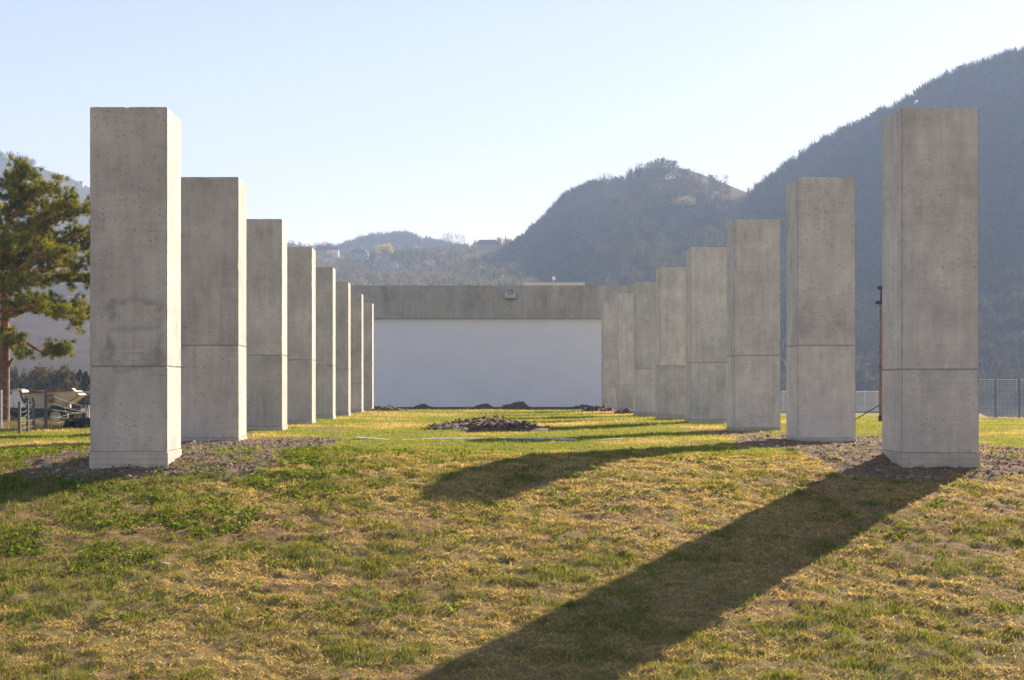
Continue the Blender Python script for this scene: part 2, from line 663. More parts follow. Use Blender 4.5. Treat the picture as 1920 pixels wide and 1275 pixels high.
# ------------------------------------------------------------------ concrete columns
ROW_Y = [24.83 + 8.30 * k for k in range(8)]
LX = [-4.69, -4.78, -4.85, -4.89, -4.95, -5.01, -5.02, -5.03]      # inner front edge
RX = [6.71, 6.80, 6.86, 6.88, 6.91, 6.92, 6.94, 6.94]
JL = [1.48, 2.02, 1.985, 2.0, 1.95, 1.9, 1.3, 1.25]
JR = [1.435, 2.02, 1.97, 1.92, 1.92, 1.90, 1.25, 1.17]
TOP = 5.515
CW = 1.2
LAB_L = ['tall concrete column with a rounded damp stain, nearest of the left row',
         'second concrete column from the front in the left row, right behind the stained one',
         'third concrete column from the front in the left row',
         'fourth concrete column from the front in the left row',
         'fifth concrete column from the front in the left row',
         'sixth concrete column from the front in the left row',
         'seventh concrete column in the left row, last but one before the white panel',
         'farthest concrete column of the left row, at the left edge of the white panel']
LAB_R = ['tall concrete column casting the big foreground shadow, nearest of the right row',
         'second concrete column from the front in the right row, wooden pole behind it on the right',
         'third concrete column from the front in the right row',
         'fourth concrete column from the front in the right row',
         'fifth concrete column from the front in the right row',
         'sixth concrete column from the front in the right row',
         'seventh concrete column in the right row, last but one before the white panel',
         'farthest concrete column of the right row, at the right edge of the white panel']


def block(name, h0, h1, hw, mat, parent, bevel=.016, chips=0, seed=0):
    """upright square block with softened arrises; a few nicks along the top edge"""
    bm = bmesh.new()
    add_box(bm, -hw, hw, -hw, hw, h0, h1)
    bmesh.ops.bevel(bm, geom=bm.edges[:], offset=bevel, segments=1, affect='EDGES')
    if chips:
        r = random.Random(seed)
        es = [e for e in bm.edges if e.calc_length() > .5 and max(e.verts[0].co.z, e.verts[1].co.z) > h1 - .03]
        bmesh.ops.subdivide_edges(bm, edges=es, cuts=24)
        for v in bm.verts:
            if h0 + .03 < v.co.z < h1 - .03:
                k = r.random()
                f = 1 - .003 * r.random() - (.010 * r.random() if k > .9 else 0)
                v.co.x *= f
                v.co.y *= f
            elif v.co.z > h1 - .03:
                k = r.random()
                v.co.z -= .004 * r.random() + (.018 * r.random() if k > .86 else 0)
                v.co.x *= 1 - .002 * r.random()
    o = bm_obj(name, bm, mat, parent)
    o.data.materials.append(M['arris'])
    for p in o.data.polygons:
        if max(abs(c) for c in p.normal) < .93 and abs(p.normal.z) < .5:
            p.material_index = 1
    return o


hole_me = None


def tie_hole(x, z, parent):
    global hole_me
    if hole_me is None:
        bm = bmesh.new()
        bmesh.ops.create_cone(bm, cap_ends=True, segments=10, radius1=.022, radius2=.017, depth=.008)
        bmesh.ops.rotate(bm, verts=bm.verts[:], matrix=Matrix.Rotation(R(90), 3, 'X'))
        hole_me = bpy.data.meshes.new('tie_hole')
        bm.to_mesh(hole_me)
        bm.free()
        hole_me.materials.append(M['joint'])
    o = link('tie_hole', hole_me, None, parent)
    o.location = (x, -CW / 2, z)
    return o


def column(cx, y0, joint, label, group, idx, stain=False):
    hw = CW / 2
    root = empty('concrete_column', (cx, y0 + hw, 0))
    tag(root, label, 'column', group)
    gz = float(np.min(ground_z(np.array([cx - hw, cx + hw]), np.array([y0 - .1, y0 - .1])))) - .35
    top_pl = (.16 if idx % 8 == 0 else .12) + random.uniform(-.02, .03)
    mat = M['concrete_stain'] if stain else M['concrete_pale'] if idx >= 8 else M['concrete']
    block('plinth', gz, top_pl, hw + .012, M['plinth'], root, .01)
    block('lower_block', top_pl, joint, hw, mat, root)
    block('joint', joint, joint + .005, hw - .0035, M['joint'], root, .001)
    block('upper_block', joint + .005, TOP, hw, mat, root, chips=1, seed=idx)
    if idx in (8, 9, 10, 11):
        for z in (4.15, 3.02):
            for x in (-.53, 0.02, .53):
                tie_hole(x + random.uniform(-.02, .02), z + random.uniform(-.01, .01), root)
    elif idx in (1, 2):
        for x in (-.2, -.14):
            tie_hole(x, 4.3, root)
    return root


for k in range(8):
    column(LX[k] - CW / 2, ROW_Y[k], JL[k], LAB_L[k], 'concrete columns of the left row', k, stain=(k == 0))
for k in range(8):
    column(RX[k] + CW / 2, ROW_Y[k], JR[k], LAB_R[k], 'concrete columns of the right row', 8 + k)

# ------------------------------------------------------------------ white panel under the concrete lintel
PY = 108.0
pz0 = float(ground_z(2, PY)) - .6
stage = empty('screen_building', (2.0, PY, 0))
tag(stage, 'long concrete lintel over a wide blank white panel, closing the avenue of columns', 'building')
lt, lb = 8.01, 5.78


def wx(px):
    return (px - 880) / 3000 * PY - 2.0


for a, c in ((600, 799), (799, 905), (905, 1026), (1026, 1225)):
    box_obj('lintel_panel', (wx(a) + .012, wx(c) - .012, 0, .45, lb, lt), M['lintel'], stage, .015)
box_obj('lintel_core', (wx(600) + .1, wx(1225) - .1, .03, .42, lb + .03, lt - .03), M['joint'], stage)
box_obj('white_panel', (wx(618), wx(1208), .32, .5, -.32, lb - .004), M['white'], stage)
box_obj('skirting', (wx(618), wx(1208), .27, .315, pz0, -.20), M['skirt'], stage)
box_obj('side_pier', (wx(600), wx(617.5), .02, 3.0, pz0, lb - .003), M['lintel'], stage, .02)
box_obj('side_pier', (wx(1208.5), wx(1225), .02, 3.0, pz0, lb - .003), M['lintel'], stage, .02)
box_obj('roof_slab', (wx(602), wx(1223), .46, 4.0, lb + .4, lb + .7), M['lintel'], stage)
box_obj('rear_wall', (wx(602), wx(1223), 3.6, 3.9, pz0, lb + .39), M['lintel'], stage)

lamp = empty('wall_floodlight', (2.0 + wx(956.5), PY, EYE + (725 - 553) / 3000 * PY))
tag(lamp, 'small grey box with a dark bracket mounted on the concrete lintel', 'wall lamp')
box_obj('housing', (-.38, .38, -.30, -.004, -.26, .22), M['galv'], lamp, .03)
box_obj('cover_lip', (-.42, .42, -.33, -.31, -.30, -.24), M['galv_dark'], lamp, .005)
tube_obj('bracket', poly_segs([Vector(p) for p in ((-.16, -.32, .18), (-.10, -.36, .30), (.06, -.36, .32), (.14, -.35, .22), (.14, -.34, .06), (-.14, -.34, .04))], .022, .022), M['galv_dark'], lamp)

# low cream building behind the lintel, with a dish
BY = 142.0
bb = empty('flat_roof_building', (at(1040, 725, BY).x, BY, 0))
tag(bb, 'cream flat roof edge showing just above the concrete lintel', 'building')
bx = (1097 - 984) / 2 / 3000 * BY
bt = EYE + (725 - 529.5) / 3000 * BY
box_obj('wall', (-bx + .15, bx - .15, .1, 8, -1.6, bt - .75), M['housewall'], bb)
box_obj('parapet', (-bx, bx, 0, 8.1, bt - .74, bt), M['creamslab'], bb, .02)
for i in range(3):
    f = box_obj('window', (-2 + 1.6 * i, -.9 + 1.6 * i, .03, .095, 1.2, 2.6), M['whitewall'], bb)
    box_obj('pane', (-1.92 + 1.6 * i, -.98 + 1.6 * i, .02, .028, 1.28, 2.52), M['glass'], f)
dish = empty('satellite_dish', (at(1039, 0, BY).x, BY + 1.2, bt))
tag(dish, 'small white satellite dish standing on the cream flat roof', 'dish')
bm = bmesh.new()
bmesh.ops.create_uvsphere(bm, u_segments=14, v_segments=8, radius=.20)
bmesh.ops.delete(bm, geom=[v for v in bm.verts if v.co.z > -.055], context='VERTS')
bmesh.ops.translate(bm, verts=bm.verts[:], vec=(0, 0, .16))
bmesh.ops.solidify(bm, geom=bm.faces[:], thickness=.02)
bmesh.ops.rotate(bm, verts=bm.verts[:], matrix=Matrix.Rotation(R(70), 3, 'X') @ Matrix.Rotation(R(20), 3, 'Y'))
bmesh.ops.translate(bm, verts=bm.verts[:], vec=(0, 0, .42))
bm_obj('reflector', bm, M['whitewall'], dish, True)
tube_obj('mast', [(Vector((0, .05, 0)), Vector((0, .05, .45)), .025, .025)], M['galv'], dish)

# ------------------------------------------------------------------ hills
def hill(name, prof, D, foot, mat, base=-3.0, drop=0.0, drop_to=1e9, noise_amp=5.0, seed=0, nu=150, nv=60, shape=1.0, back=.35):
    px = np.array([p[0] for p in prof], float)
    pyy = np.array([p[1] for p in prof], float)
    u = np.linspace(px[0], px[-1], nu)
    yy = np.interp(u, px, pyy) + drop * (1 - sstep(drop_to - 60, drop_to, u))
    X = (u - 880) / 3000 * D
    zr = EYE + (725 - yy) / 3000 * D
    v = np.concatenate([np.linspace(0, 1, nv), 1 + np.linspace(.05, 1, 14) * back])
    Xg, vg = np.meshgrid(X, v)
    zrg = np.broadcast_to(zr, Xg.shape)
    Yg = foot + np.minimum(vg, 2) * (D - foot)
    h = np.where(vg <= 1, np.clip(vg, 0, 1) ** shape, np.clip(1 - ((vg - 1) / back) ** 1.5 * .8, 0, 1))
    Z = base + (zrg - base) * h
    amp = noise_amp * np.clip(h, 0, 1) * (1 - .85 * np.exp(-((vg - 1) / .06) ** 2))
    Z = Z + (fbm(Xg * .011 + 40, Yg * .011, 4, 60 + seed) - .5) * 2 * amp
    V = np.stack([Xg, Yg, Z], -1).reshape(-1, 3)
    n, mrows = len(u), len(v)
    k = np.arange(n * mrows).reshape(mrows, n)
    F = np.stack([k[:-1, :-1], k[:-1, 1:], k[1:, 1:], k[1:, :-1]], -1).reshape(-1, 4)
    o = link(name, np_mesh(name, V, F, smooth=True), mat)
    tag(o, kind='structure')
    return dict(X=X, v=v, Z=Z, D=D, foot=foot, Y=Yg)


def hill_at(H, x, v):
    """point on a hill for world x and slope fraction v"""
    iu = np.interp(x, H['X'], np.arange(len(H['X'])))
    iv = np.interp(v, H['v'], np.arange(len(H['v'])))
    a = np.clip(np.floor(iu).astype(int), 0, len(H['X']) - 2)
    c = np.clip(np.floor(iv).astype(int), 0, len(H['v']) - 2)
    fu, fv = iu - a, iv - c

    def lerp(G):
        return (G[c, a] * (1 - fu) + G[c, a + 1] * fu) * (1 - fv) + (G[c + 1, a] * (1 - fu) + G[c + 1, a + 1] * fu) * fv
    return np.stack([np.asarray(x, float) + 0 * lerp(H['Z']), lerp(H['Y']), lerp(H['Z'])], -1)


H_left = hill('hill', [(-900, 240), (-300, 262), (0, 296), (20, 297), (45, 306), (60, 310), (95, 322), (125, 331), (150, 342), (168, 352), (260, 386),
                       (360, 418), (480, 446), (545, 456), (575, 462), (620, 490), (700, 560), (800, 660)], 1350, 330, M['hill_vine'], noise_amp=6, seed=1, shape=.92)
H_mid = hill('hill', [(330, 560), (470, 500), (560, 470), (600, 462), (640, 460), (665, 447), (700, 440), (735, 436), (760, 436), (790, 445), (830, 452), (880, 462), (940, 470), (1000, 500), (1030, 560)],
             1500, 700, M['hill_mid'], noise_amp=5, seed=2, drop=12)
H_fore = hill('hill', [(300, 600), (420, 530), (520, 478), (570, 464), (600, 470), (640, 474), (690, 474), (760, 476), (830, 470), (880, 462), (915, 457), (950, 453), (985, 470), (1010, 520)],
              1050, 350, M['hill_mid'], noise_amp=6, seed=3, shape=1.1, drop=5)
H_cent = hill('hill', [(780, 640), (880, 500), (930, 470), (962, 452), (985, 435), (1000, 420), (1020, 404), (1040, 382), (1055, 362), (1075, 352), (1100, 341), (1125, 332), (1150, 326), (1190, 325),
                       (1215, 322), (1235, 318), (1258, 314), (1275, 315), (1300, 321), (1330, 332), (1360, 344), (1385, 354), (1405, 361), (1430, 365), (1480, 370), (1600, 400), (1900, 470)],
              980, 430, M['hill_hut'], base=-12, noise_amp=7, seed=4, drop=20, drop_to=1215)
H_right = hill('hill', [(1180, 640), (1300, 480), (1370, 400), (1400, 376), (1420, 363), (1445, 346), (1470, 326), (1500, 305), (1530, 285), (1560, 268), (1600, 248), (1640, 226), (1680, 207), (1715, 190), (1735, 172),
                        (1770, 155), (1810, 138), (1850, 126), (1880, 112), (1920, 104), (2050, 70), (2200, 40), (2500, 10), (3000, 0), (3600, 60), (4200, 300)],
               900, 440, M['hill_dark'], base=-12, noise_amp=8, seed=5, nu=220, drop=5)


def on_hill_at(H, px, py):
    """spot on a hill seen at photograph pixel (px, py)"""
    vs = np.linspace(.05, 1, 160)
    best = None
    for v in vs:
        p = on_hill(H, px, v)
        e = abs(725 - (p.z - EYE) / p.y * 3000 - py)
        if best is None or e < best[0]:
            best = (e, p, v)
    return best[1]


def on_hill(H, px, v):
    return Vector(hill_at(H, np.array([(px - 880) / 3000 * H['D'] * (H['foot'] + v * (H['D'] - H['foot'])) / H['D']]), np.array([v]))[0])


# ---- far woods: thousands of crowns, one mass
def crown_proto(n, kind, r):
    """unit crown: n small triangles spread through an ellipsoid (1 high), returns verts (n*3,3)"""
    pts = r.normal(size=(n, 3))
    pts /= np.linalg.norm(pts, axis=1, keepdims=True)
    rad = r.random((n, 1)) ** (1 / 2.2)
    c = pts * rad
    if kind == 'cone':
        h = r.random(n) ** 1.4
        a = r.random(n) * 6.283
        rr = (1 - h) * .30 * np.sqrt(r.random(n))
        c = np.stack([rr * np.cos(a), rr * np.sin(a), h], -1)
        sz = .10
    elif kind == 'twig':
        c = c * np.array([.40, .40, .38]) + np.array([0, 0, .60])
        sz = .17
    else:
        c = c * np.array([.44, .44, .42]) + np.array([0, 0, .52])
        sz = .14
    tri = np.zeros((n, 3, 3))
    if kind == 'twig':
        out = c - np.array([0, 0, .22])
        out /= np.linalg.norm(out, axis=1, keepdims=True) + 1e-6
        side = np.cross(out, r.normal(size=(n, 3)))
        side /= np.linalg.norm(side, axis=1, keepdims=True) + 1e-6
        tri[:, 0] = c - out * sz - side * .025
        tri[:, 1] = c - out * sz + side * .025
        tri[:, 2] = c + out * sz
    else:
        for k in range(3):
            tri[:, k] = c + r.normal(size=(n, 3)) * sz * .6
    return tri.reshape(-1, 3)


protos = {k: [crown_proto(n, k, rng) for _ in range(4)] for k, n in (('twig', 54), ('leaf', 40), ('cone', 36))}


def forest(specs, name, label):
    VV, CC = [], []
    for P, kinds, heights, cols in specs:
        n = len(P)
        for kind in ('twig', 'leaf', 'cone'):
            for j in range(4):
                sel = np.where((kinds == kind) & (np.arange(n) % 4 == j))[0]
                if not len(sel):
                    continue
                pr = protos[kind][j]
                a = rng.random(len(sel)) * 6.283
                ca, sa = np.cos(a)[:, None], np.sin(a)[:, None]
                h = heights[sel][:, None]
                x = (pr[None, :, 0] * ca - pr[None, :, 1] * sa) * h + P[sel, 0][:, None]
                y = (pr[None, :, 0] * sa + pr[None, :, 1] * ca) * h + P[sel, 1][:, None]
                z = pr[None, :, 2] * h + P[sel, 2][:, None] - .1 * h
                VV.append(np.stack([x, y, z], -1).reshape(-1, 3))
                c = np.repeat(cols[sel][:, None, :], pr.shape[0], 1)
                jit = np.repeat(rng.uniform(.82, 1.18, (len(sel), pr.shape[0] // 3)), 3, 1)[..., None]
                CC.append((c * jit).reshape(-1, 3))
    V = np.concatenate(VV)
    Cc = np.concatenate(CC)
    F = np.arange(len(V)).reshape(-1, 3)
    o = link(name, np_mesh(name, V, F, Cc), M['forest'])
    tag(o, label, 'woodland', kind='stuff')
    return o


def scatter(H, n, px0, px1, v0, v1, mixk, hmin, hmax, pal, thin=None):
    D = H['D']
    x = (rng.uniform(px0, px1, n) - 880) / 3000 * D
    v = rng.uniform(v0, v1, n)
    if thin is not None:
        keep = rng.random(n) < thin(x, v)
        x, v = x[keep], v[keep]
    n = len(x)
    P = hill_at(H, x, v)
    kinds = rng.choice(['twig', 'leaf', 'cone'], n, p=mixk)
    pal = np.array(pal)
    g = fbm(P[:, 0] * .012, P[:, 1] * .012, 3, 77)
    idx = np.clip(((g - .3) / .4 * len(pal) + rng.normal(0, .8, n)).astype(int), 0, len(pal) - 1)
    cols = pal[idx].copy()
    cols[kinds == 'cone'] = (.035, .05, .03)
    return P, kinds, rng.uniform(hmin, hmax, n), cols


PAL_D = [(.045, .05, .035), (.06, .054, .042), (.072, .060, .048), (.08, .066, .05), (.085, .08, .045)]
PAL_M = [(.08, .07, .045), (.13, .11, .07), (.16, .14, .08), (.20, .18, .10), (.10, .10, .05)]


CLEAR = [(718, 503), (741, 501), (629, 482), (621, 485), (609, 474), (673, 486), (723, 491), (914, 459), (804, 509)]
CLEAR_X = [on_hill_at(H_fore, a, c) for a, c in CLEAR]


def village_gap(x, v):
    y = H_fore['foot'] + v * (H_fore['D'] - H_fore['foot'])
    k = np.ones(len(x))
    for p in CLEAR_X:
        k = np.where((np.abs(x * (p.y / y) - p.x) < 6.5) & (y < p.y + 6) & (y > p.y - 75), 0, k)
    return k


def hut_gap(x, v):
    y = H_cent['foot'] + v * (H_cent['D'] - H_cent['foot'])
    p = on_hill_at(H_cent, 1256, 335)
    q = on_hill_at(H_cent, 1284, 402)
    k = vine_gap(x, v)
    for p, w_ in ((p, 7), (q, 5)):
        k = np.where((np.abs(x * (p.y / y) - p.x) < w_) & (y < p.y + 4) & (y > p.y - 60), 0, k)
    return k


def vine_gap(x, v):
    """keep the vineyard at the top right of the middle hill open"""
    px = x / 980 * 3000 + 880
    inside = (px > 1262) & (px < 1440) & (v > .72)
    return np.where(inside & (v > .88), 0, np.where(inside, .12, 1.0))


sp = [scatter(H_cent, 5200, 880, 1560, .05, 1.0, (.62, .30, .08), 5, 9, PAL_D, hut_gap),
      scatter(H_cent, 300, 950, 1130, .985, 1.02, (.7, .22, .08), 5, 9, PAL_D),
      scatter(H_right, 8200, 1330, 2300, .05, 1.0, (.64, .28, .08), 5, 9, PAL_D),
      scatter(H_right, 620, 1420, 2250, .985, 1.02, (.8, .12, .08), 6, 10, PAL_D)]
nb = 1500
bx_ = rng.uniform(14, 240, nb)
by_ = rng.uniform(260, 470, nb)
kb = (bx_ > 640 / 3000 * by_) & ((by_ > 128) & (bx_ < 1500 / 3000 * by_))
bx_, by_ = bx_[kb], by_[kb]
pb = np.stack([bx_, by_, ground_z(bx_, by_) - .2], -1)
cb = np.array(PAL_D)[rng.integers(0, 4, len(bx_))] * .8
sp.append((pb, rng.choice(['twig', 'leaf', 'cone'], len(bx_), p=(.45, .5, .05)), rng.uniform(2, 4.5, len(bx_)), cb))
forest(sp, 'woodland', 'hazy bare wood covering the two steep hills on the right')
sp = [scatter(H_fore, 3000, 470, 1005, .15, 1.0, (.62, .32, .06), 4, 8, PAL_M, village_gap),
      scatter(H_mid, 1300, 540, 1010, .55, 1.0, (.7, .22, .08), 7, 11, PAL_D),
      scatter(H_mid, 260, 560, 960, .985, 1.02, (.75, .15, .10), 6, 11, PAL_D)]
forest(sp, 'scrub_wood', 'pale brown scrub and trees around the hillside village')
sp = [scatter(H_left, 160, -300, 70, .96, 1.01, (.6, .3, .1), 5, 9, PAL_D),
      scatter(H_left, 260, -200, 560, .05, .25, (.6, .3, .1), 4, 6, PAL_D)]
forest(sp, 'hedgerow_scrub', 'thin scrub along the vineyard hill on the left')


# ---- trees one can tell apart
def grow(p, d, L, r, depth, segs, tips, spread=.6, up=.15, n=3, rr=None):
    q = p + d * L
    segs.append((p, q, r, r * .65))
    if depth == 0:
        tips.append((q, d))
        return
    for i in range(n if depth > 1 else n + 1):
        nd = (d + Vector((rr.gauss(0, spread), rr.gauss(0, spread), rr.gauss(0, spread) + up))).normalized()
        grow(q if i else p + d * L * rr.uniform(.6, .95), nd, L * rr.uniform(.6, .85), r * .6, depth - 1, segs, tips, spread, up, n, rr)


def bare_tree(loc, h, label, group=None, seed=0, wide=.6, depth=4, n=3, mat='twig', leaves=None, leafn=6, leafs=.05, name='bare_tree', cat='tree'):
    r = random.Random(seed)
    root = empty(name, loc)
    tag(root, label, cat, group)
    segs, tips = [], []
    trunk = Vector((0, 0, h * .24))
    tr = h * .022
    for i in range(n + 1):
        a = 6.283 * i / (n + 1) + r.random()
        d = Vector((math.cos(a) * wide, math.sin(a) * wide, 1)).normalized()
        grow(trunk * r.uniform(.85, 1), d, h * .27, tr * .7, depth - 1, segs, tips, wide * .75, .18, n, r)
    zmax = max(s[1].z for s in segs)
    k = h / zmax
    segs = [(a * k, b * k, ra, rb) for a, b, ra, rb in segs]
    tube_obj('trunk', [(Vector((0, 0, -.5)), trunk * k, tr * 1.25, tr)], M[mat], root)
    tube_obj('branches', segs, M[mat], root, 3)
    if leaves:
        T = np.array([t[0] * k for t in tips])
        T = np.repeat(T, leafn, 0)
        T = T + np.random.default_rng(seed).normal(0, leafs * h, T.shape)
        tri = T[:, None, :] + np.random.default_rng(seed + 1).normal(0, leafs * h * .45, (len(T), 3, 3))
        V = tri.reshape(-1, 3)
        link('foliage', np_mesh('foliage', V, np.arange(len(V)).reshape(-1, 3)), M[leaves], root)
    return root


bare_tree(on_hill(H_cent, 1136, .99), 9.5, 'round bare tree alone on the skyline left of the middle hill top', seed=11, wide=.8)
for i, (px, h) in enumerate(((1221, 6.5), (1236, 8.5), (1247, 7))):
    bare_tree(on_hill(H_cent, px, .985), h, ('dark dense tree at the left of the clump on the middle hill top', 'tallest dark tree of the clump on the middle hill top',
              'dark dense tree at the right of the clump on the middle hill top')[i], 'clump of trees on the middle hill top', 20 + i, .8, leaves='twigmass', leafn=5, leafs=.05, name='dense_tree')
bare_tree(on_hill(H_cent, 1361, .99), 7, 'small pale bare tree on the vineyard ridge right of the middle hill top', seed=31, wide=.6)
bare_tree(on_hill_at(H_cent, 1284, 402), 9, 'pale blossoming tree below the vineyard on the middle hill', seed=33, leaves='blossom', name='blossom_tree', wide=.8)
bare_tree(on_hill(H_right, 1465, .985), 9, 'pale bare tree on the skyline just right of the saddle between the hills', seed=35)
bare_tree(on_hill(H_fore, 851, .985), 15, 'wide round bare tree on the low ridge above the village', seed=36, wide=1.0, depth=5)
bare_tree(on_hill_at(H_fore, 723, 491), 11, 'bright yellow willow on the village slope', seed=37, wide=.9, leaves='yellow', leafn=9, leafs=.05, name='willow_tree')
bare_tree(on_hill_at(H_fore, 621, 485), 5, 'small orange flowering shrub beside the far white house', seed=38, wide=.8, leaves='orange', leafn=6, leafs=.08, name='flowering_shrub', cat='shrub', depth=3)
bare_tree(on_hill_at(H_fore, 804, 509), 6, 'cream blossoming tree low on the village slope', seed=39, wide=.8, leaves='blossom', name='blossom_tree')
bare_tree(on_hill(H_fore, 546, 1.0), 10, 'thin bare tree on the skyline beside the third left column', seed=40, wide=.35)
bare_tree(on_hill(H_fore, 596, 1.0), 8, 'small bare tree on the skyline above the fourth left column', seed=41, wide=.5)
bare_tree(on_hill(H_fore, 612, 1.0), 8.5, 'bushy bare tree on the skyline just right of the fourth left column', seed=42, wide=.8, leaves='twigmass', leafn=3)


def conifer(loc, h, label, group=None, seed=0, w=.22, mat='evergreen', name='conifer_tree', n=900, col=False):
    r = np.random.default_rng(seed)
    root = empty(name, loc)
    tag(root, label, 'tree', group)
    tube_obj('trunk', [(Vector((0, 0, -.4)), Vector((0, 0, h * .9)), h * .02, h * .004)], M['twig'], root)
    hh = r.random(n)
    prof = (1 - hh) * (.75 + .25 * np.sin(hh * 40)) if not col else np.minimum(1, (1 - hh) * 5) * (.85 + .15 * np.sin(hh * 23 + r.random()))
    a = r.random(n) * 6.283
    lump = .86 + .14 * np.sin(a * 3 + hh * 9 + seed)
    rad = prof * w * h * r.random(n) ** .35 * lump
    c = np.stack([rad * np.cos(a), rad * np.sin(a), (.04 + .95 * hh) * h], -1)
    tri = c[:, None, :] + r.normal(0, .022 * h, (n, 3, 3))
    V = tri.reshape(-1, 3)
    link('foliage', np_mesh('foliage', V, np.arange(len(V)).reshape(-1, 3)), M[mat], root)
    return root


conifer(on_hill(H_fore, 948, 1.0), 6, 'tiny dark conifer on the skyline beside the hip roofed house', seed=3, n=300)
conifer(on_hill(H_right, 1479, 1.0), 8, 'dark conifer low on the skyline of the right hill', 'conifers on the right hill skyline', seed=4, n=300)
conifer(on_hill(H_right, 1499, 1.0), 9, 'pointed dark conifer higher on the skyline of the right hill', 'conifers on the right hill skyline', seed=5, n=300)


# ---- houses on the slopes
def house(loc, wd, dp, hw, hr, label, wall='housewall', rz=0.0, hip=.25, group='houses on the hillside', windows=2):
    root = empty('house', loc, rz)
    tag(root, label, 'house', group)
    box_obj('wall', (-wd / 2, wd / 2, -dp / 2, dp / 2, -3, hw), M[wall], root)
    bm = bmesh.new()
    e = .4
    b4 = [bm.verts.new(p) for p in ((-wd / 2 - e, -dp / 2 - e, hw + .01), (wd / 2 + e, -dp / 2 - e, hw + .01), (wd / 2 + e, dp / 2 + e, hw + .01), (-wd / 2 - e, dp / 2 + e, hw + .01))]
    t2 = [bm.verts.new((-wd / 2 + wd * hip, 0, hw + hr)), bm.verts.new((wd / 2 - wd * hip, 0, hw + hr))]
    bm.faces.new((b4[0], b4[1], t2[1], t2[0]))
    bm.faces.new((b4[2], b4[3], t2[0], t2[1]))
    bm.faces.new((b4[1], b4[2], t2[1]))
    bm.faces.new((b4[3], b4[0], t2[0]))
    bm.faces.new(b4[::-1])
    rf = bm_obj('roof', bm, M['roof'], root)
    box_obj('chimney', (wd * .12, wd * .12 + .5, .4, .9, hw + hr * .4, hw + hr + .6), M[wall], rf)
    for i in range(windows):
        x = -wd / 2 + wd * (i + .5) / windows
        f = box_obj('window', (x - .5, x + .5, -dp / 2 - .03, -dp / 2 - .003, hw * .35, hw * .8), M['whitewall'], root)
        box_obj('pane', (x - .42, x + .42, -dp / 2 - .045, -dp / 2 - .033, hw * .38, hw * .77), M['glass'], f)
    return root


house(on_hill(H_fore, 914, .985) + Vector((0, 0, .0)), 17, 9, 2.0, 3.2, 'long hip roofed house on the ridge right of the wide round tree', hip=.2, windows=4)
house(on_hill_at(H_fore, 718, 503), 12, 8, 3.5, 2.4, 'brown roofed house on the village slope just below the yellow willow', rz=.1)
house(on_hill_at(H_fore, 741, 501), 3.2, 3, 2.4, 1.0, 'small bright white hut to the lower right of the yellow willow', wall='whitewall', windows=1)
house(on_hill_at(H_fore, 629, 482), 4.5, 5, 4.5, 2.2, 'white gabled house beside the orange shrub', wall='whitewall', hip=.02, windows=1)
house(on_hill_at(H_fore, 609, 474), 12, 8, 2.5, 3.2, 'dark roofed house under the skyline trees at the far left of the village')
house(on_hill_at(H_fore, 673, 486), 12, 8, 4.0, 2.6, 'grey house half hidden in the scrub left of the yellow willow', rz=-.15)
house(on_hill_at(H_cent, 1256, 335), 5.5, 4, 1.8, 1.2, 'small white walled house high on the middle hill below the clump of trees', wall='whitewall', hip=.1)
house(on_hill_at(H_left, 152, 347), 4, 4, 2.5, 1.2, 'tiny white hut on the vineyard hill at the far left', wall='whitewall', windows=1)

# cross on the middle hill skyline
cr = empty('summit_cross', on_hill(H_cent, 1191, .995))
tag(cr, 'thin dark cross on the skyline of the middle hill left of the tree clump', 'cross')
box_obj('upright', (-.2, .2, -.2, .2, -.5, 5.5), M['iron'], cr)
box_obj('crossbar', (-1.3, 1.3, -.17, .17, 3.4, 3.75), M['iron'], cr)

# vine posts along the right-hand skyline of the middle hill
vp = empty('vine_trellis', on_hill(H_cent, 1300, .995))
tag(vp, 'row of thin vineyard posts along the sloping skyline of the middle hill', 'trellis')
for i in range(16):
    p = on_hill(H_cent, 1264 + i * 9.2, .995) - vp.location
    tube_obj('post', [(p - Vector((0, 0, .5)), p + Vector((0, 0, 2.4)), .10, .10)], M['twig'], vp, 4)

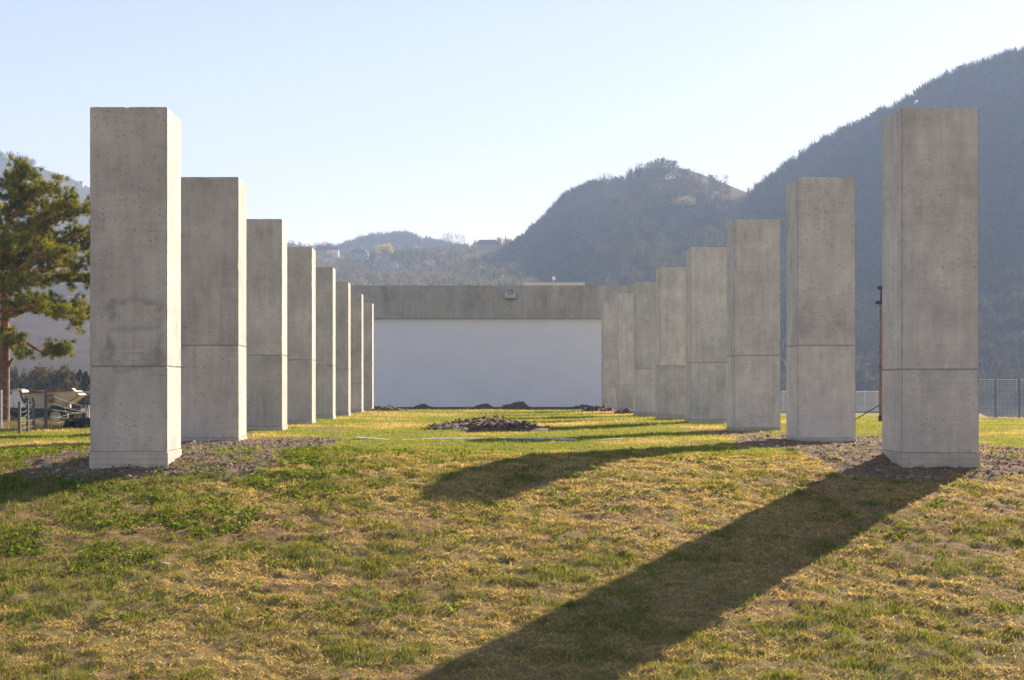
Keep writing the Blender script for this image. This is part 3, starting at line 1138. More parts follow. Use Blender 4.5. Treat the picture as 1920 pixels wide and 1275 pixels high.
# ------------------------------------------------------------------ soil heaps
def heap(loc, lx, ly, h, label, seed=0, group=None, nst=10, clods=120, res=.08, lumps=None, name='soil_heap'):
    r = np.random.default_rng(seed)
    root = empty(name, loc)
    tag(root, label, 'heap', group)
    n_x, n_y = max(16, int(lx / res)), max(12, int(ly / res))
    X, Y = np.meshgrid(np.linspace(-lx * .62, lx * .62, n_x), np.linspace(-ly * .62, ly * .62, n_y))
    d = np.sqrt((X / (lx * .5)) ** 2 + (Y / (ly * .5)) ** 2)
    wob = (fbm(X * 1.4 + seed * 7, Y * 1.4, 3, seed) - .5) * 1.0
    s = np.clip(1 - (d + wob * .55), 0, 1)
    Z = h * (s ** .65) * (.55 + .9 * fbm(X * 1.7 + 3 * seed, Y * 1.7, 3, seed + 5))
    for (lx_, ly_, lr, lh) in (lumps or []):
        Z = np.maximum(Z, lh * np.clip(1 - ((X - lx_) ** 2 + (Y - ly_) ** 2) / lr ** 2, 0, 1))
    Z = Z + (fbm(X * 9 + seed, Y * 9, 3, seed + 9) - .5) * .22 * np.clip(s * 4, 0, 1) * min(1, h * 3)
    gz = ground_z(X + loc[0], Y + loc[1]) - loc[2]
    Zf = gz - .06 + Z
    V = np.stack([X, Y, Zf], -1).reshape(-1, 3)
    k = np.arange(n_x * n_y).reshape(n_y, n_x)
    F = np.stack([k[:-1, :-1], k[:-1, 1:], k[1:, 1:], k[1:, :-1]], -1).reshape(-1, 4)
    link('soil', np_mesh('soil', V, F, smooth=False), M['soil'], root)
    # clods
    cand = np.where((Z > .05 * h).ravel())[0]
    if len(cand):
        pick = r.choice(cand, clods)
        V2, F2, C2 = rocks(V[pick] + r.normal(0, .03, (clods, 3)), r.uniform(.02, .06, clods), r, np.tile([.095, .061, .039], (clods, 1)) * r.uniform(.6, 1.7, (clods, 1)))
        o = link('clods', np_mesh('clods', V2, F2, C2), M['stone'], root)
        tag(o, kind='stuff')
        pick = r.choice(cand, nst)
        for p in pick:
            V3, F3, C3 = rocks(np.zeros((1, 3)), np.array([r.uniform(.05, .11)]), r, np.array([[.40, .37, .33]]) * r.uniform(.7, 1.1))
            o = link('stone', np_mesh('stone', V3, F3, C3), M['stone'], root)
            o.location = V[p] + np.array([0, 0, .03])
    return root


_ico = None


def rocks(P, S, r, col):
    """low stones: squashed, jittered icosahedra"""
    global _ico
    if _ico is None:
        bm = bmesh.new()
        bmesh.ops.create_icosphere(bm, subdivisions=1, radius=1)
        _ico = (np.array([v.co[:] for v in bm.verts]), np.array([[v.index for v in f.verts] for f in bm.faces]))
        bm.free()
    v, f = _ico
    n = len(P)
    sc = r.uniform(.55, 1.3, (n, 1, 3)) * np.array([1, 1, .6])
    V = v[None] * sc * (1 + r.normal(0, .13, (n, len(v), 1)))
    a = r.random(n) * 6.283
    ca, sa = np.cos(a)[:, None], np.sin(a)[:, None]
    x = V[..., 0] * ca - V[..., 1] * sa
    y = V[..., 0] * sa + V[..., 1] * ca
    V = np.stack([x, y, V[..., 2]], -1) * np.asarray(S)[:, None, None] + P[:, None, :]
    F = f[None] + (np.arange(n) * len(v))[:, None, None]
    return V.reshape(-1, 3), F.reshape(-1, 3), np.repeat(col, len(v), 0)


def gpt(px, Y, dz=0):
    x = (px - 880) / 3000 * Y
    return (x, Y, float(ground_z(x, Y)) + dz)


heap(gpt(908, 44.2), 3.5, 7.5, .31, 'broad heap of dark soil and stones in the middle of the lawn', 2, nst=14, clods=900, res=.05,
     lumps=[(-1.0, -2.0, .8, .20), (1.3, -3.1, .7, .17), (.2, -1.0, .9, .24)])
SH = 'small dark heaps along the foot of the white panel'
for px, hgt, wdt, lab in ((703, .45, 1.5, 'small dark soil heap at the left foot of the white panel beside the last column'),
                          (796, .55, 2.0, 'small rounded dark soil heap at the foot of the white panel, left of its middle'),
                          (904, .55, 2.4, 'low wide dark soil heap at the foot of the white panel, near its middle'),
                          (969, .75, 2.2, 'pointed dark soil heap at the foot of the white panel, right of its middle'),
                          (1100, .55, 2.6, 'dark soil heap at the foot of the white panel near its right end')):
    heap(gpt(px, 104.5), wdt * 1.1, 1.8, hgt * .72, lab, int(px), SH, nst=2, clods=40, res=.12)
RH = 'stony soil heaps beside the far columns'
heap(gpt(722, 80), 2.3, 1.6, .34, 'stony soil heap on the grass beside the farthest left column', 51, RH, nst=10, clods=120)
heap(gpt(1122, 80.5), 1.9, 1.6, .34, 'stony soil heap on the grass in front of the farthest right column', 52, RH, nst=7, clods=100)
heap(gpt(1180, 73), 1.8, 1.3, .30, 'dark stony heap at the foot of the seventh right column', 53, RH, nst=7, clods=100)

# pale edging strip lying across the lawn
ed = empty('edging_strip', gpt(930, 34.2))
tag(ed, 'thin pale edging strip lying across the lawn between the columns', 'edging')
for a, c in ((668, 742), (743, 830), (831, 906), (936, 1000), (1001, 1080), (1108, 1168)):
    x0, x1 = (a - 880) / 3000 * 34.2, (c - 880) / 3000 * 34.2
    bm = bmesh.new()
    vs = add_box(bm, x0 - ed.location.x, x1 - ed.location.x, -.10, .10, -.1, .04)
    for v in vs:
        v.co.z += float(ground_z(v.co.x + ed.location.x, 34.2)) - ed.location.z
    bmesh.ops.bevel(bm, geom=bm.edges[:], offset=.006, segments=1, affect='EDGES')
    bm_obj('board', bm, M['timber_white'], ed)

# ------------------------------------------------------------------ right: fences, pole
def mesh_fence(x0, x1, y0, y1, h, n, label, mpost, mmesh, grid, rad, prad, kerb=False, wires_h=14):
    root = empty('mesh_fence', (x0, y0, float(ground_z(x0, y0))))
    tag(root, label, 'fence')
    P = []
    for i in range(n + 1):
        t = i / n
        x, y = x0 + (x1 - x0) * t, y0 + (y1 - y0) * t
        z = float(ground_z(x, y))
        P.append(Vector((x, y, z)) - root.location)
    me = None
    for p in P:
        o = tube_obj('post', [(Vector((0, 0, -.3)), Vector((0, 0, h + .06)), prad, prad), (Vector((0, 0, h + .06)), Vector((0, 0, h + .10)), prad * 1.3, prad * .6)], M[mpost], root, 6)
        o.location = p
    for a, c in zip(P[:-1], P[1:]):
        segs = []
        for k in range(wires_h + 1):
            zz = Vector((0, 0, .06 + (h - .06) * k / wires_h))
            segs.append((a + zz, c + zz, rad * (2.2 if k == wires_h else 1), rad * (2.2 if k == wires_h else 1)))
        m = max(2, int((c - a).length / grid))
        for k in range(1, m):
            q = a.lerp(c, k / m)
            segs.append((q + Vector((0, 0, .06)), q + Vector((0, 0, h)), rad, rad))
        tube_obj('mesh_panel', segs, M[mmesh], root, 3)
    if kerb:
        a, c = P[0], P[-1]
        bm = bmesh.new()
        add_box(bm, a.x, c.x, -.25, -.1, -.4, .14)
        bm_obj('kerb', bm, M['kerb'], root)
    return root


fy = 82.0
fx0 = (1822 - 880) / 3000 * fy
mesh_fence(fx0, fx0 + 1.18 * 9, fy, fy - 1.0, 1.98, 9, 'dark wire mesh fence on thin posts right of the nearest right column', 'galv_dark', 'galv', .12, .0055, .035, wires_h=20)
f2 = 122.0
mesh_fence((1380 - 880) / 3000 * f2, (1700 - 880) / 3000 * f2, f2, f2 + 2, 1.62, 14, 'pale mesh fence with a pinkish kerb seen between the nearest right columns', 'pale_mesh', 'pale_mesh', .09, .011, .045, True, wires_h=18)

pl = empty('wooden_pole', gpt(1655, 62))
tag(pl, 'brown wooden pole with a black iron head, mostly hidden behind the nearest right column', 'pole')
tube_obj('shaft', [(Vector((0, 0, 0)), Vector((0, 0, 4.62)), .14, .115)], M['wood_pole'], pl, 10)
tube_obj('base_sleeve', [(Vector((0, 0, -.3)), Vector((0, 0, .28)), .165, .165), (Vector((0, 0, .28)), Vector((0, 0, .31)), .165, .14)], M['iron'], pl, 10)
tube_obj('strap', [(Vector((0, 0, 2.18)), Vector((0, 0, 2.23)), .145, .145)], M['iron'], pl, 10)
box_obj('head_plate', (-.26, .26, -.14, .14, 4.62, 4.74), M['iron'], pl, .02)
tube_obj('head_stem', [(Vector((-.02, 0, 4.74)), Vector((-.02, 0, 5.2)), .09, .06)], M['iron'], pl, 8)
tube_obj('head_cap', [(Vector((-.02, 0, 5.18)), Vector((-.02, 0, 5.26)), .10, .22), (Vector((-.02, 0, 5.26)), Vector((-.02, 0, 5.32)), .22, .16)], M['iron'], pl, 8)
tube_obj('stay', [(Vector((-1.4, 0, -.05)), Vector((-.1, 0, .72)), .02, .02)], M['iron'], pl, 5)

# ------------------------------------------------------------------ left: pine, dumper, wire fence, hedge
PYY = 60.0


def pp(px, py, dy=0.0):
    return at(px, py, PYY) + Vector((0, dy, 0))


pine = empty('pine_tree', (at(4, 0, PYY).x, PYY, float(ground_z(at(4, 0, PYY).x, PYY))))
tag(pine, 'old pine with an orange trunk and spreading layered branches at the left edge', 'tree')
po = pine.location.copy()
rp = random.Random(5)
tr_pts = [pp(6, 800), pp(7, 740), pp(8, 700), pp(9, 660), pp(10, 620), pp(8, 580), pp(8, 545), pp(2, 500), pp(6, 450), pp(18, 400), pp(30, 360), pp(38, 335)]
segs = poly_segs([p - po for p in tr_pts[:5]], .24, .17)
tube_obj('trunk', segs, M['bark'], pine, 10)
tube_obj('upper_trunk', poly_segs([p - po for p in tr_pts[4:]], .168, .03), M['bark_orange'], pine, 8)
tube_obj('broken_stub', poly_segs([pp(12, 690) - po, pp(24, 672) - po], .12, .03), M['bark'], pine, 6)
limbs = [
    [pp(10, 630), pp(22, 628, -.1), pp(40, 632, -.3), pp(60, 645, -.5), pp(76, 655, -.6), pp(95, 665, -.8), pp(106, 664, -.8), pp(120, 660, -.9), pp(138, 662, -1.0)],
    [pp(10, 595), pp(30, 588, .2), pp(55, 577, .3), pp(85, 575, .4), pp(105, 585, .4), pp(130, 588, .4), pp(160, 590, .6), pp(190, 596, .8)],
    [pp(10, 592), pp(28, 578, -.6), pp(52, 577, -1.0), pp(78, 574, -1.4), pp(110, 590, -1.6), pp(150, 600, -1.9), pp(175, 618, -2.0)],
    [pp(8, 545), pp(35, 532, .4), pp(60, 524, .8), pp(95, 518, 1.0), pp(120, 524, 1.1), pp(150, 520, 1.3), pp(185, 512, 1.5)],
    [pp(8, 540), pp(30, 520, -.7), pp(62, 500, -1.2), pp(95, 488, -1.6), pp(125, 490, -2.0), pp(160, 480, -2.2)],
    [pp(2, 500), pp(30, 478, .3), pp(70, 462, .6), pp(110, 448, .8), pp(140, 440, .8), pp(175, 428, .9)],
    [pp(3, 490), pp(35, 470, -.9), pp(70, 440, -1.4), pp(100, 420, -1.6), pp(125, 395, -1.7), pp(150, 390, -1.8)],
    [pp(6, 455), pp(40, 440, .2), pp(75, 420, .5), pp(100, 402, .6), pp(122, 385, .6), pp(140, 392, .7)],
    [pp(14, 415), pp(40, 400, -.3), pp(60, 380, -.5), pp(80, 365, -.5), pp(100, 356, -.6)],
    [pp(22, 388), pp(40, 372, .3), pp(55, 362, .5), pp(70, 352, .6)],
    [pp(30, 362), pp(36, 345, -.2), pp(42, 330, -.3), pp(46, 320, -.3)],
    [pp(24, 385), pp(15, 365, .2), pp(12, 345, .3), pp(16, 330, .4)],
    [pp(10, 430), pp(-15, 410, .3), pp(-40, 395, .5), pp(-60, 390, .6)],
    [pp(4, 470), pp(-30, 460, .5), pp(-70, 450, .8), pp(-110, 448, 1.2)],
    [pp(6, 520), pp(-30, 505, -.6), pp(-70, 500, -1), pp(-120, 505, -1.5)],
    [pp(8, 560), pp(-40, 545, .6), pp(-90, 545, 1), pp(-150, 560, 1.5)],
    [pp(9, 600), pp(-30, 590, -.8), pp(-80, 595, -1.2), pp(-120, 605, -1.6)],
    [pp(8, 550), pp(20, 540, -1.2), pp(45, 535, -2.0), pp(70, 540, -2.8), pp(95, 545, -3.2)],
    [pp(4, 480), pp(15, 460, 1.2), pp(35, 450, 2.2), pp(60, 455, 3.0)],
    [pp(5, 470), pp(50, 455, -.3), pp(100, 425, -.5), pp(140, 405, -.6), pp(185, 395, -.6)],
    [pp(5, 505), pp(50, 495, .6), pp(100, 470, 1), pp(150, 460, 1.2), pp(200, 450, 1.3)],
    [pp(8, 535), pp(60, 520, -1), pp(110, 505, -1.3), pp(160, 505, -1.5), pp(205, 500, -1.6)],
    [pp(3, 480), pp(-20, 440, .2), pp(-35, 400, .3), pp(-40, 360, .3)],
    [pp(8, 470), pp(60, 430, .9), pp(95, 388, 1.1), pp(125, 374, 1.1)],
    [pp(10, 615), pp(22, 640, -.5), pp(35, 655, -.8), pp(48, 668, -1.0)],
    [pp(2, 500), pp(20, 480, -1.3), pp(42, 470, -2.4), pp(66, 472, -3.0), pp(90, 466, -3.4)],
]
seg_l, tufts = [], []
for li, L in enumerate(limbs):
    L = [p - po for p in L]
    r0 = .085 if li < 9 else .055
    seg_l += poly_segs(L, r0, .018)
    n = len(L)
    for i in range(1, n):
        f = i / (n - 1)
        if f < .25:
            continue
        if li == 0 and i < n - 3:
            continue
        # side twigs carry the needle tufts
        for q in range(11 if li else 10):
            base = L[i - 1].lerp(L[i], rp.random())
            d = Vector((rp.gauss(.25, .55), rp.gauss(0, .6), rp.gauss(.32, .42)))
            ln = rp.uniform(.25, .75) * (1.1 - .35 * f)
            if li == 0 or li == 24:
                ln *= .7
            tip = base + d * ln
            seg_l.append((base, tip, .014, .006))
            k = rp.randint(2, 4)
            for _ in range(k):
                t2 = tip + Vector((rp.gauss(0, .14), rp.gauss(0, .14), rp.gauss(.04, .09)))
                seg_l.append((base.lerp(tip, .7), t2, .008, .004))
                tufts.append(t2)
# bare dead twigs under the low limb
for _ in range(26):
    b0 = limbs[0][rp.randint(1, 5)] - po
    seg_l.append((b0, b0 + Vector((rp.gauss(0, .3), rp.gauss(0, .3), rp.gauss(.05, .3))), .012, .003))
tube_obj('branches', seg_l, M['bark_orange'], pine, 5)
T = np.array([t[:] for t in tufts])
nn = 46
nr = np.random.default_rng(9)
gold = np.clip(nr.beta(1.2, 1.3, len(T)), 0, 1)[:, None]
tcol = np.array([.07, .105, .026]) * (1 - gold) + np.array([.32, .31, .045]) * gold  # shadowed dark green and golden highlight put into the tuft colours at random
tcol = np.repeat(tcol, nn, 0) * nr.uniform(.7, 1.3, (len(T) * nn, 1))
T = np.repeat(T, nn, 0)
dirs = nr.normal(size=T.shape) + np.array([0, 0, .35])
dirs /= np.linalg.norm(dirs, axis=1, keepdims=True)
lens = nr.uniform(.10, .20, (len(T), 1))
side = np.cross(dirs, nr.normal(size=T.shape))
side /= np.linalg.norm(side, axis=1, keepdims=True)
base = T + nr.normal(0, .04, T.shape)
tri = np.stack([base - side * .012, base + side * .012, base + dirs * lens], 1)
V = tri.reshape(-1, 3)
link('needles', np_mesh('needles', V, np.arange(len(V)).reshape(-1, 3), np.repeat(tcol, 3, 0)), M['needle'], pine)

# site dumper
DY = 73.0
dk = DY / 3000


def dpt(cx, cy):
    """detail-crop pixel -> local x, z in metres"""
    px, py = cx / 5.647, 660 + cy / 5.647
    return ((px - 113.5) * dk, EYE + (725 - py) * dk)


dg = float(ground_z((113 - 880) * dk, DY))
dz0 = EYE + (725 - (660 + 787 / 5.647)) * dk
dump = empty('site_dumper', ((113.5 - 880) * dk, DY, 0))
tag(dump, 'dusty cream site dumper with a tapered skip and white cab beyond the wire fence', 'dumper')


def dprism(name, pts, y0, y1, mat, parent=None, bevel=.0):
    bm = bmesh.new()
    prism(bm, [dpt(*p) for p in pts], y0, y1)
    if bevel:
        bmesh.ops.bevel(bm, geom=bm.edges[:], offset=bevel, segments=1, affect='EDGES')
    return bm_obj(name, bm, M[mat], parent or dump)


# skip: open tub tapered towards its floor
bm = bmesh.new()
outl = [(290, 438), (818, 408), (872, 455), (775, 545), (640, 583), (425, 592), (352, 500)]
inset = {0: 0, 1: 0, 2: 0, 3: .12, 4: .2, 5: .2, 6: .1}
fa = [bm.verts.new((dpt(*p)[0], -.85 + inset[i], dpt(*p)[1])) for i, p in enumerate(outl)]
fb = [bm.verts.new((dpt(*p)[0], .85 - inset[i], dpt(*p)[1])) for i, p in enumerate(outl)]
bm.faces.new(fa)
bm.faces.new(fb[::-1])
for i in range(1, 7):
    j = (i + 1) % 7
    bm.faces.new((fa[j], fa[i], fb[i], fb[j]))
skip = bm_obj('skip', bm, M['cream'], dump)
sm = skip.modifiers.new('thickness', 'SOLIDIFY')
sm.thickness = .03
sm.offset = -1
dprism('rim', [(285, 442), (285, 426), (822, 396), (822, 412)], -.90, -.852, 'rust', skip)
dprism('rim', [(285, 442), (285, 426), (822, 396), (822, 412)], .852, .90, 'rust', skip)
dprism('load', [(330, 432), (400, 408), (520, 412), (640, 402), (740, 412), (800, 408), (760, 440), (400, 450)], -.8, .8, 'rust')
dprism('spout_lip', [(806, 385), (816, 383), (850, 418), (1010, 414), (1010, 432), (845, 434)], -.92, -.45, 'cream', None)
dprism('skip_rib', [(878, 452), (890, 460), (745, 565), (735, 555)], -.80, -.72, 'red', skip)
dprism('skip_rib', [(878, 452), (890, 460), (745, 565), (735, 555)], .72, .80, 'red', skip)
st = dprism('sticker', [(543, 460), (615, 458), (617, 534), (545, 536)], -.868, -.86, 'sticker', skip)
dprism('sticker_band', [(568, 444), (612, 442), (612, 456), (568, 458)], -.868, -.86, 'red', skip)
M['stickertxt'] = simple('sticker_print', (.45, .44, .35), .6)
M['stickery'] = simple('sticker_yellow_print', (.40, .34, .05), .6)
for r0 in (474, 492):
    dprism('sticker_line', [(552, r0), (606, r0 - 1), (606, r0 + 6), (552, r0 + 7)], -.873, -.869, 'stickertxt', st)
dprism('sticker_line', [(552, 514), (580, 513), (580, 522), (552, 523)], -.873, -.869, 'stickery', st)
dprism('sticker_line', [(586, 513), (606, 512), (606, 521), (586, 522)], -.873, -.869, 'red', st)
# cab
cab = dprism('cab', [(160, 415), (200, 402), (262, 400), (300, 480), (345, 585), (190, 592)], -.55, .55, 'cabwhite', None, .02)
dprism('windscreen', [(236, 410), (258, 408), (290, 520), (272, 528)], -.56, -.552, 'glass', cab)
dprism('side_window', [(276, 492), (320, 490), (350, 574), (290, 560)], -.57, -.553, 'glass', cab)
dprism('roof_lip', [(148, 402), (205, 388), (272, 392), (272, 404), (205, 402), (150, 416)], -.60, -.1, 'cream', cab)
dprism('bonnet', [(-40, 470), (105, 448), (172, 452), (186, 590), (-40, 590)], -.6, .5, 'cabwhite', None, .04)
dprism('chassis', [(-40, 595), (510, 597), (700, 600), (880, 598), (880, 640), (520, 660), (480, 740), (340, 745), (330, 690), (-40, 700)], -.45, .45, 'iron')
dprism('side_step', [(362, 700), (495, 698), (495, 740), (365, 745)], -.62, -.46, 'galv')
dprism('hinge_bracket', [(724, 556), (786, 552), (788, 588), (728, 592)], -.78, -.55, 'cream')
dprism('bracket_window', [(738, 566), (754, 565), (754, 578), (738, 579)], -.786, -.781, 'iron')


def wheel(cx, cy, rpx, y, name='wheel'):
    x, z = dpt(cx, cy)
    rr = rpx / 5.647 * dk
    root = empty(name)
    root.parent = dump
    root.location = (x, y, z)
    prof = [(.49, -.14), (.54, -.17), (.80, -.18), (.94, -.165), (1.0, -.12), (1.0, .12), (.94, .165), (.80, .18), (.54, .17), (.49, .14)]
    bm = bmesh.new()
    N = 40
    rings = []
    for k in range(N):
        a = 2 * math.pi * k / N
        lug = 1.03 if k % 2 else .985
        rings.append([bm.verts.new((math.cos(a) * q * rr * (lug if q > .9 else 1), yy * rr * 1.5, math.sin(a) * q * rr * (lug if q > .9 else 1))) for q, yy in prof])
    for k in range(N):
        A, B = rings[k], rings[(k + 1) % N]
        for i in range(len(prof)):
            j = (i + 1) % len(prof)
            bm.faces.new((A[i], A[j], B[j], B[i]))
    bm_obj('tyre', bm, M['tyre'], root)
    bm = bmesh.new()
    prof2 = [(.50, -.16), (.46, -.17), (.40, -.10), (.18, -.06), (.16, -.12), (.0, -.12)]
    rings = []
    N = 24
    for k in range(N):
        a = 2 * math.pi * k / N
        rings.append([bm.verts.new((math.cos(a) * q * rr, yy * rr * 1.5, math.sin(a) * q * rr)) for q, yy in prof2[:-1]])
    cc = bm.verts.new((0, -.12 * rr * 1.5, 0))
    for k in range(N):
        A, B = rings[k], rings[(k + 1) % N]
        for i in range(len(A) - 1):
            bm.faces.new((A[i], A[i + 1], B[i + 1], B[i]))
        bm.faces.new((A[-1], cc, B[-1]))
    bm_obj('rim', bm, M['cream'], root)
    return root


wheel(638, 676, 112, -.72)
wheel(790, 680, 100, .72)
wheel(120, 690, 104, -.72)
wheel(60, 690, 104, .72)

# old tyre with planks leaning on it
tw = gpt(160, 43.6)
ty = empty('old_tyre', (tw[0], tw[1], tw[2]))
tag(ty, 'old black tyre lying on the grass edge beside the nearest left column', 'tyre')
bm = bmesh.new()
ring = []
for k in range(28):
    a = 6.2832 * k / 28
    ring.append([bm.verts.new((math.cos(a) * (.42 + .15 * math.cos(b)), math.sin(a) * (.42 + .15 * math.cos(b)), .15 + .13 * math.sin(b))) for b in [6.2832 * i / 8 for i in range(8)]])
for k in range(28):
    for i in range(8):
        bm.faces.new((ring[k][i], ring[k][(i + 1) % 8], ring[(k + 1) % 28][(i + 1) % 8], ring[(k + 1) % 28][i]))
bm_obj('casing', bm, M['tyre'], ty, True)
for q, (px0, py0, px1, py1, mt, lab) in enumerate(((116, 811, 138, 790, 'iron', 'dark board leaning up from the grass beside the old tyre'),
                                                   (140, 787, 190, 788, 'timber_white', 'pale board lying on top of dark rubbish beside the old tyre'))):
    a, c = at(px0, py0, 43.0 + 1.6 * q), at(px1, py1, 43.2 + 1.6 * q)
    bo = empty('loose_board', a)
    tag(bo, lab, 'board')
    d = c - a
    bm = bmesh.new()
    add_box(bm, 0, d.length, -.5, .5, -.02, .02)
    bmesh.ops.rotate(bm, verts=bm.verts[:], matrix=Matrix.Rotation(-math.atan2(d.z, d.x), 3, 'Y'))
    bm_obj('plank', bm, M[mt], bo)
    if q:
        box_obj('support', (-.02, d.length, -.35, .35, float(ground_z(a.x, a.y)) - a.z, -.05), M['iron'], bo)

# low wire fence
wf = empty('wire_fence', gpt(40, 41))
tag(wf, 'low wire fence on thin steel posts with slack wires below the pine', 'fence')
posts = [(-160, 43, .98), (-90, 42, .98), (-35, 41.5, .98), (2, 42.5, 1.05), (36, 39.5, .80), (51, 40.5, .80), (62.5, 41.5, .85), (85.5, 42.5, 1.06), (161, 50, .62), (166, 52, .62), (230, 56, .7)]
W = []
for px, Y, h in posts:
    p = Vector(gpt(px, Y)) - wf.location
    W.append((p, h))
    bm = bmesh.new()
    tk = .028 if px in (36, 51, 62.5, 85.5) else .014
    add_box(bm, p.x - tk, p.x + tk, p.y - .02, p.y + .02, p.z - .2, p.z + h)
    add_box(bm, p.x + tk + .002, p.x + tk + .010, p.y - .02, p.y + .03, p.z - .2, p.z + h)
    bm_obj('post', bm, M['galv_dark'] if px in (36, 51, 62.5, 85.5) else M['galv'], wf)
for (a, ha), (c, hc) in zip(W[:-1], W[1:]):
    for k in range(5):
        f0 = .12 + .19 * k
        p0 = a + Vector((0, -.03, ha * f0))
        p1 = c + Vector((0, -.03, hc * (f0 + rp.uniform(-.04, .04))))
        sag = rp.uniform(.0, .07)
        pts = [p0.lerp(p1, i / 8) - Vector((0, 0, sag * 4 * (i / 8) * (1 - i / 8))) for i in range(9)]
        tube_obj('wire', poly_segs(pts, .0045, .0045), M['wire'], wf, 4)
# slack strands running off to the right
for k in range(2):
    p0 = W[4][0] + Vector((0, -.05, .15 + .16 * k))
    p1 = Vector(gpt(150, 47)) - wf.location + Vector((0, 0, .1 + .16 * k + .12))
    tube_obj('wire', poly_segs([p0, p0.lerp(p1, .5) - Vector((0, 0, .06)), p1], .004, .004), M['wire'], wf, 4)

# dry stalks at the field edge
n = 5000
qpx = rng.uniform(-160, 185, n)
qY = rng.uniform(42.5, 47, n)
qx = (qpx - 880) / 3000 * qY
qz = ground_z(qx, qY)
hh = rng.uniform(.05, .26, n) * (.5 + .9 * fbm(qx * 1.3, qY * 1.3, 3, 90))
lean = rng.normal(0, .16, (n, 2))
tri = np.zeros((n, 3, 3))
tri[:, 0] = np.stack([qx - .004, qY, qz], -1)
tri[:, 1] = np.stack([qx + .004, qY, qz], -1)
tri[:, 2] = np.stack([qx + lean[:, 0], qY + lean[:, 1], qz + hh], -1)
cs = np.array([.20, .165, .125]) * rng.uniform(.4, 1.3, (n, 1))
o = link('dry_stalks', np_mesh('dry_stalks', tri.reshape(-1, 3), np.arange(3 * n).reshape(-1, 3), np.repeat(cs, 3, 0)), M['blade'])
tag(o, 'tangle of dry stalks along the low wire fence', 'dry grass', kind='stuff')

# hedge and trees behind the dumper
HY = 150.0
for i, (px, top, lab) in enumerate(((19, 690, 'dark clipped conifer in the hedge, just right of the pine trunk'), (31, 704, 'dark clipped conifer in the hedge beside the small bare tree'),
                                    (44, 699, 'dark clipped conifer in the hedge at the left of the spreading tree'), (108, 698, 'dark clipped conifer in the hedge at the right of the spreading tree'),
                                    (121, 700, 'dark clipped conifer in the hedge above the middle of the dumper skip'),
                                    (137, 697, 'dark clipped conifer in the hedge above the right half of the dumper skip'), (150, 694, 'tall dark clipped conifer in the hedge above the dumper spout'),
                                    (161, 697, 'dark clipped conifer in the hedge against the nearest left column'))):
    g = gpt(px, HY)
    conifer(g, at(0, top, HY).z - g[2], lab, 'clipped conifers of the hedge behind the dumper', 60 + i, .19, 'thuja', 'hedge_conifer', 1400, True)
g = gpt(87, 140)
bare_tree(g, 3.9, 'hazy spreading tree with thin foliage behind the dumper cab', seed=71, wide=.9, leaves='hazeltree', leafn=10, leafs=.06, name='spreading_tree', depth=5)
g = gpt(36, 132)
bare_tree(g, 3.9, 'small pinkish bare tree right of the pine trunk', seed=72, wide=.35)

# ------------------------------------------------------------------ gravel on the bare soil
n = 60000
gxs = np.concatenate([rng.uniform(-9.5, -1.5, n // 2), rng.uniform(4.3, 12, n // 2)])
gys = 23.2 + (rng.random(n) ** 1.6) * 17
k = rng.random(n) < dirt_mask(gxs, gys) * np.clip(.25 + .9 * fbm(gxs * 1.2, gys * 1.2, 3, 101), 0, 1)
gxs, gys = gxs[k][:11000], gys[k][:11000]
S = np.clip(rng.lognormal(-4.45, .62, len(gxs)), .006, .055)
P = np.stack([gxs, gys, ground_z(gxs, gys) + S * .25], -1)
tone = rng.uniform(.55, 1.3, (len(gxs), 1)) * np.where(rng.random((len(gxs), 1)) > .92, 1.5, 1)
colr = np.array([.30, .25, .205]) * tone
V, F, Cc = rocks(P, S, rng, colr)
o = link('gravel', np_mesh('gravel', V, F, Cc), M['stone'])
tag(o, 'grey gravel strewn on the bare soil round the columns', 'gravel', kind='stuff')

# soil crumbs so bare earth is broken up
n = 26000
cx_ = rng.uniform(-9, 11, n)
cy_ = 15 + rng.random(n) * 22
k = rng.random(n) < np.maximum(dirt_mask(cx_, cy_), .45 * bare_mask(cx_, cy_))
cx_, cy_ = cx_[k], cy_[k]
S = np.clip(rng.lognormal(-4.5, .4, len(cx_)), .006, .03)
P = np.stack([cx_, cy_, ground_z(cx_, cy_) + S * .2], -1)
V, F, Cc = rocks(P, S, rng, np.array([.19, .135, .09]) * rng.uniform(.6, 1.5, (len(cx_), 1)))
o = link('soil_crumbs', np_mesh('soil_crumbs', V, F, Cc), M['stone'])
tag(o, 'brown crumbs of earth on the bare patches', 'soil', kind='stuff')

# single stones one can pick out
STONES = [(88, 24.9, .10, 'squarish pale stone on the soil left of the nearest left column'),
          (381, 18.9, .055, 'round grey stone alone in the turf at the lower left'),
          (444, 18.0, .06, 'flat pale stone in the turf at the bottom left'),
          (372, 18.2, .045, 'small grey stone, left of two at the bottom left of the turf'),
          (360, 17.55, .05, 'grey stone lowest in the turf at the bottom left'),
          (305, 19.7, .07, 'dark grey stone in the turf below the nearest left column'),
          (800, 27.0, .08, 'pale grey stone on the turf at the crest left of the shadow tip')]
for px, Y, s, lab in STONES:
    g = gpt(px, Y, .01)
    V, F, Cc = rocks(np.zeros((1, 3)), np.array([s]), rng, np.array([[.34, .32, .30]]))
    o = link('stone', np_mesh('stone', V, F, Cc, smooth=True), M['stone'])
    o.location = g
    tag(o, lab, 'stone', 'loose stones in the turf')

# ------------------------------------------------------------------ grass
STRAW = np.array([.60, .485, .235])
BROWN = np.array([.31, .22, .12])
OLIVE = np.array([.31, .27, .075])
GREEN = np.array([.10, .175, .022])
LUSH = np.array([.19, .25, .033])


def in_view(x, y, m=3.6):
    return (x > -880 / 3000 * y - m) & (x < 1040 / 3000 * y + m)


